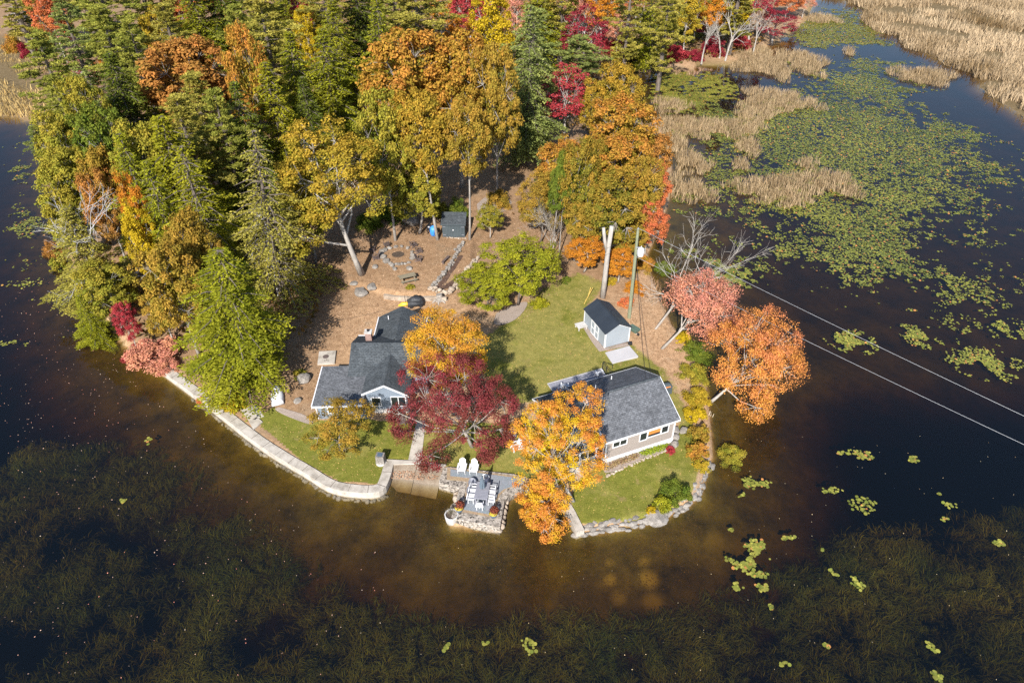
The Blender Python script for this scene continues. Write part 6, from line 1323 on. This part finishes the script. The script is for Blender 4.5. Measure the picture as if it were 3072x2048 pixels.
# single mats and clusters one can point at
GC = 'lily pad clusters on open water'
CL = [(1958,784,120,56,'large yellow-green lily mat under the power lines',420),(2115,774,84,62,'oval lily mat in the middle of the right water',260),(2266,836,170,80,'biggest lily mat near the right edge',560),(2320,757,70,40,'lily mat at the right edge above the biggest mat',130),
 (1966,1046,90,24,'long thin lily cluster right of the drooping bush',60),(2079,1054,66,26,'lily cluster level with the long thin one, further right',60),(1792,1099,30,18,'round little lily cluster off the drooping bush',24),(1735,1108,70,30,'trailing lily cluster below the drooping bush',60),(1716,1146,40,26,'small lily tuft off the stone shore wall',26),
 (1911,1127,50,20,'short row of lily pads left of the open oval cluster',26),(1982,1160,66,40,'open oval lily cluster in the right foreground water',50),(1699,1229,60,36,'upper left cluster of the tangled lily group',60),(1745,1262,66,50,'largest cluster of the tangled lily group',90),(1704,1290,72,44,'left cluster of the tangled lily group with bare stalks',80),(1743,1320,50,18,'flat low cluster of the tangled lily group',30),
 (1752,1350,42,20,'last cluster below the tangled lily group',24),(1694,1346,26,26,'narrow cluster trailing left below the tangled group',14),(1809,1235,40,14,'small lily row right of the tangled group',16),(1874,1266,38,28,'bent lily row further right of the tangled group',18),(1918,1313,26,20,'lone lily tuft over the weed bed, left of the hooked one',12),(1971,1339,30,40,'hooked lily cluster over the right weed bed',20),
 (2167,1189,18,16,'tiny lily tuft among the scattered ones at right',8),(2181,1160,34,14,'scattered pair of lily tufts at right',12),(2218,1171,14,26,'upright little lily tuft at right',10),(2298,1247,34,20,'yellow lily tuft near the right edge',16),(2141,1483,26,26,'pink-tinged lily tuft low in the right weed bed',14),(2152,1552,36,26,'lily tuft at the lower edge, right side',18),
 (1798,1525,30,18,'orange lily tuft low in the middle weed bed',10),(1770,1392,16,18,'lone lily tuft left of the lower right weed bed',9),(1900,1483,14,18,'single yellow tuft in the lower weed bed',8),(2112,1268,16,16,'gold lily dot right of the bent row',6),(2159,1134,12,12,'single gold pad at right',4),
 (1218,1484,52,38,'bright green lily cluster low in the centre',18),(1021,1482,22,24,'small bright lily tuft left of the bright green cluster',9),(1114,1478,20,12,'tiny bright lily tuft beside the bright green cluster',6),(944,1450,18,10,'bright speck of lily pads left in the weed bed',5),(662,1518,22,12,'lily speck at the lower left weed bed',5),(343,1012,16,18,'pale lily tuft off the left sea wall',8),(279,1151,24,16,'green lily tuft in the left weed bed',9),
 (60,650,110,24,'thin lily trail off the left shore',40),(110,690,70,18,'faint lily trail below the left shore mats',22),(30,790,70,18,'reddish lily trail near the left edge',18),(170,770,60,14,'lily trail under the hemlock bough',16)]
for cx, cy, wx, wy, label, n in CL:
    rng = np.random.default_rng(int(cx*3+cy)); c = gO(cx, cy, 0); d = depth_at(c); a = wx*KO/2*d/FOC; b = abs(gO(cx, cy+wy/2)[1]-gO(cx, cy-wy/2)[1])/2
    q = rng.normal(size=(n*4, 2))*.5; rr = np.hypot(q[:, 0], q[:, 1]); q = q[rr < 1.05]; f = vn(q[:, 0]*a+cx, q[:, 1]*b+cy, .9, 5); q = q[f > .47][:int(n*1.25)]; n2 = len(q)
    if n2 == 0: continue
    big = .105 if n > 100 else .125
    mb = pads(q[:, 0]*a+q[:, 1]*a*.15, q[:, 1]*b-q[:, 0]*b*.25, big*.75, big*1.35, rng, .015)
    o = mesh_obj('lily_cluster', quads_mesh('lily_cluster', mb, 'pad', {'tint': rng.random(n2), 'rnd': rng.random(n2)})); o.location = (c[0], c[1], 0); tag(paint(o, (.13, .155, .022), (.31, .285, .05)), label, 'lily pads', GC)
# floating leaf specks
WL = polyO([(0,640),(140,640),(250,800),(420,960),(640,1130),(900,1250),(900,1560),(0,1560)], 0)
scatter('floating_leaves', [WL], 620, (.06, .12), ((.62, .50, .38), (.62, .22, .16)), 'fallen leaves floating on the dark left water', 'floating leaves', 77, zfix=.012, test=lambda x, y, r: r.random(len(x)) < np.where(y > 45, 1.0, .28))
WR = polyO([(900,1250),(1300,1260),(1640,1220),(1660,1000),(2352,1000),(2352,1560),(900,1560)], 0)
scatter('drifting_leaves', [WR], 110, (.05, .10), ((.62, .54, .36), (.60, .40, .2)), 'few pale leaves drifting on the front and right water', 'floating leaves', 78, zfix=.012)
scatter('sunken_leaves', [polyO([(893,1118),(1010,1140),(1180,1220),(1330,1235),(1600,1180),(1640,1330),(1300,1390),(1000,1300),(800,1160)], -.6)], 5200, (.06, .14), ((.16, .11, .05), (.30, .22, .12)), 'sunken leaves on the sandy pond bed', 'sunken leaves', 79, zoff=.015)
# water weeds: long leaning strands under the surface
WEED = polyO([(-200,1010),(360,1010),(470,1060),(590,1160),(720,1270),(900,1385),(1100,1425),(1260,1385),(1480,1400),(1640,1345),(1760,1290),(1900,1220),(2120,1190),(2500,1130),(2700,1750),(-300,1750)], -.8)
rng = np.random.default_rng(91)
n = 480000; x = rng.uniform(-46, 46, n); y = rng.uniform(19, 50, n)
f = .5*vn(x, y, 4.5, 3)+.3*vn(x, y, 1.7, 4)+.2*vn(x, y, .7, 6)
m = inside(WEED, x, y)&(rng.random(n) < ss(f, .22, .55)*ss(sdist(WEED, x, y), -.2, 2.5)); x, y, f = x[m], y[m], f[m]; n = len(x); print('weeds', n)
zb = np.minimum(land(x, y), -1.0); fl = vn(x, y, 1.6, 8)*6.28*2.2+rng.normal(size=n)*.9
L = rng.uniform(.3, .8, n); top = np.minimum(-.22-.6*rng.random(n)-.5*(1-f), -.2)
dx, dy = np.cos(fl), np.sin(fl); w_ = rng.uniform(.008, .022, n); sx, sy = -dy*w_, dx*w_
P0 = np.stack([x, y, top-L*.45], 1); P1 = np.stack([x+dx*L*.3, y+dy*L*.3, top-L*.10], 1); P2 = np.stack([x+dx*L*.8, y+dy*L*.8, top+.0*L], 1); S = np.stack([sx, sy, np.zeros(n)], 1)
V = np.concatenate([np.stack([P0-S, P0+S, P1+S, P1-S], 1), np.stack([P1-S, P1+S, P2+S*.4, P2-S*.4], 1)])
tt = np.clip(.55*vn(x, y, 3.3, 12)+.45*rng.random(n), 0, 1); rn = rng.random(n)
o = mesh_obj('water_weeds', quads_mesh('water_weeds', V, 'reed', {'tint': np.tile(tt, 2), 'rnd': np.tile(rn, 2)})); paint(o, (.05, .10, .03), (.22, .215, .05)); tag(o, 'feathery water weeds under the dark surface', 'water weeds', kind='stuff')
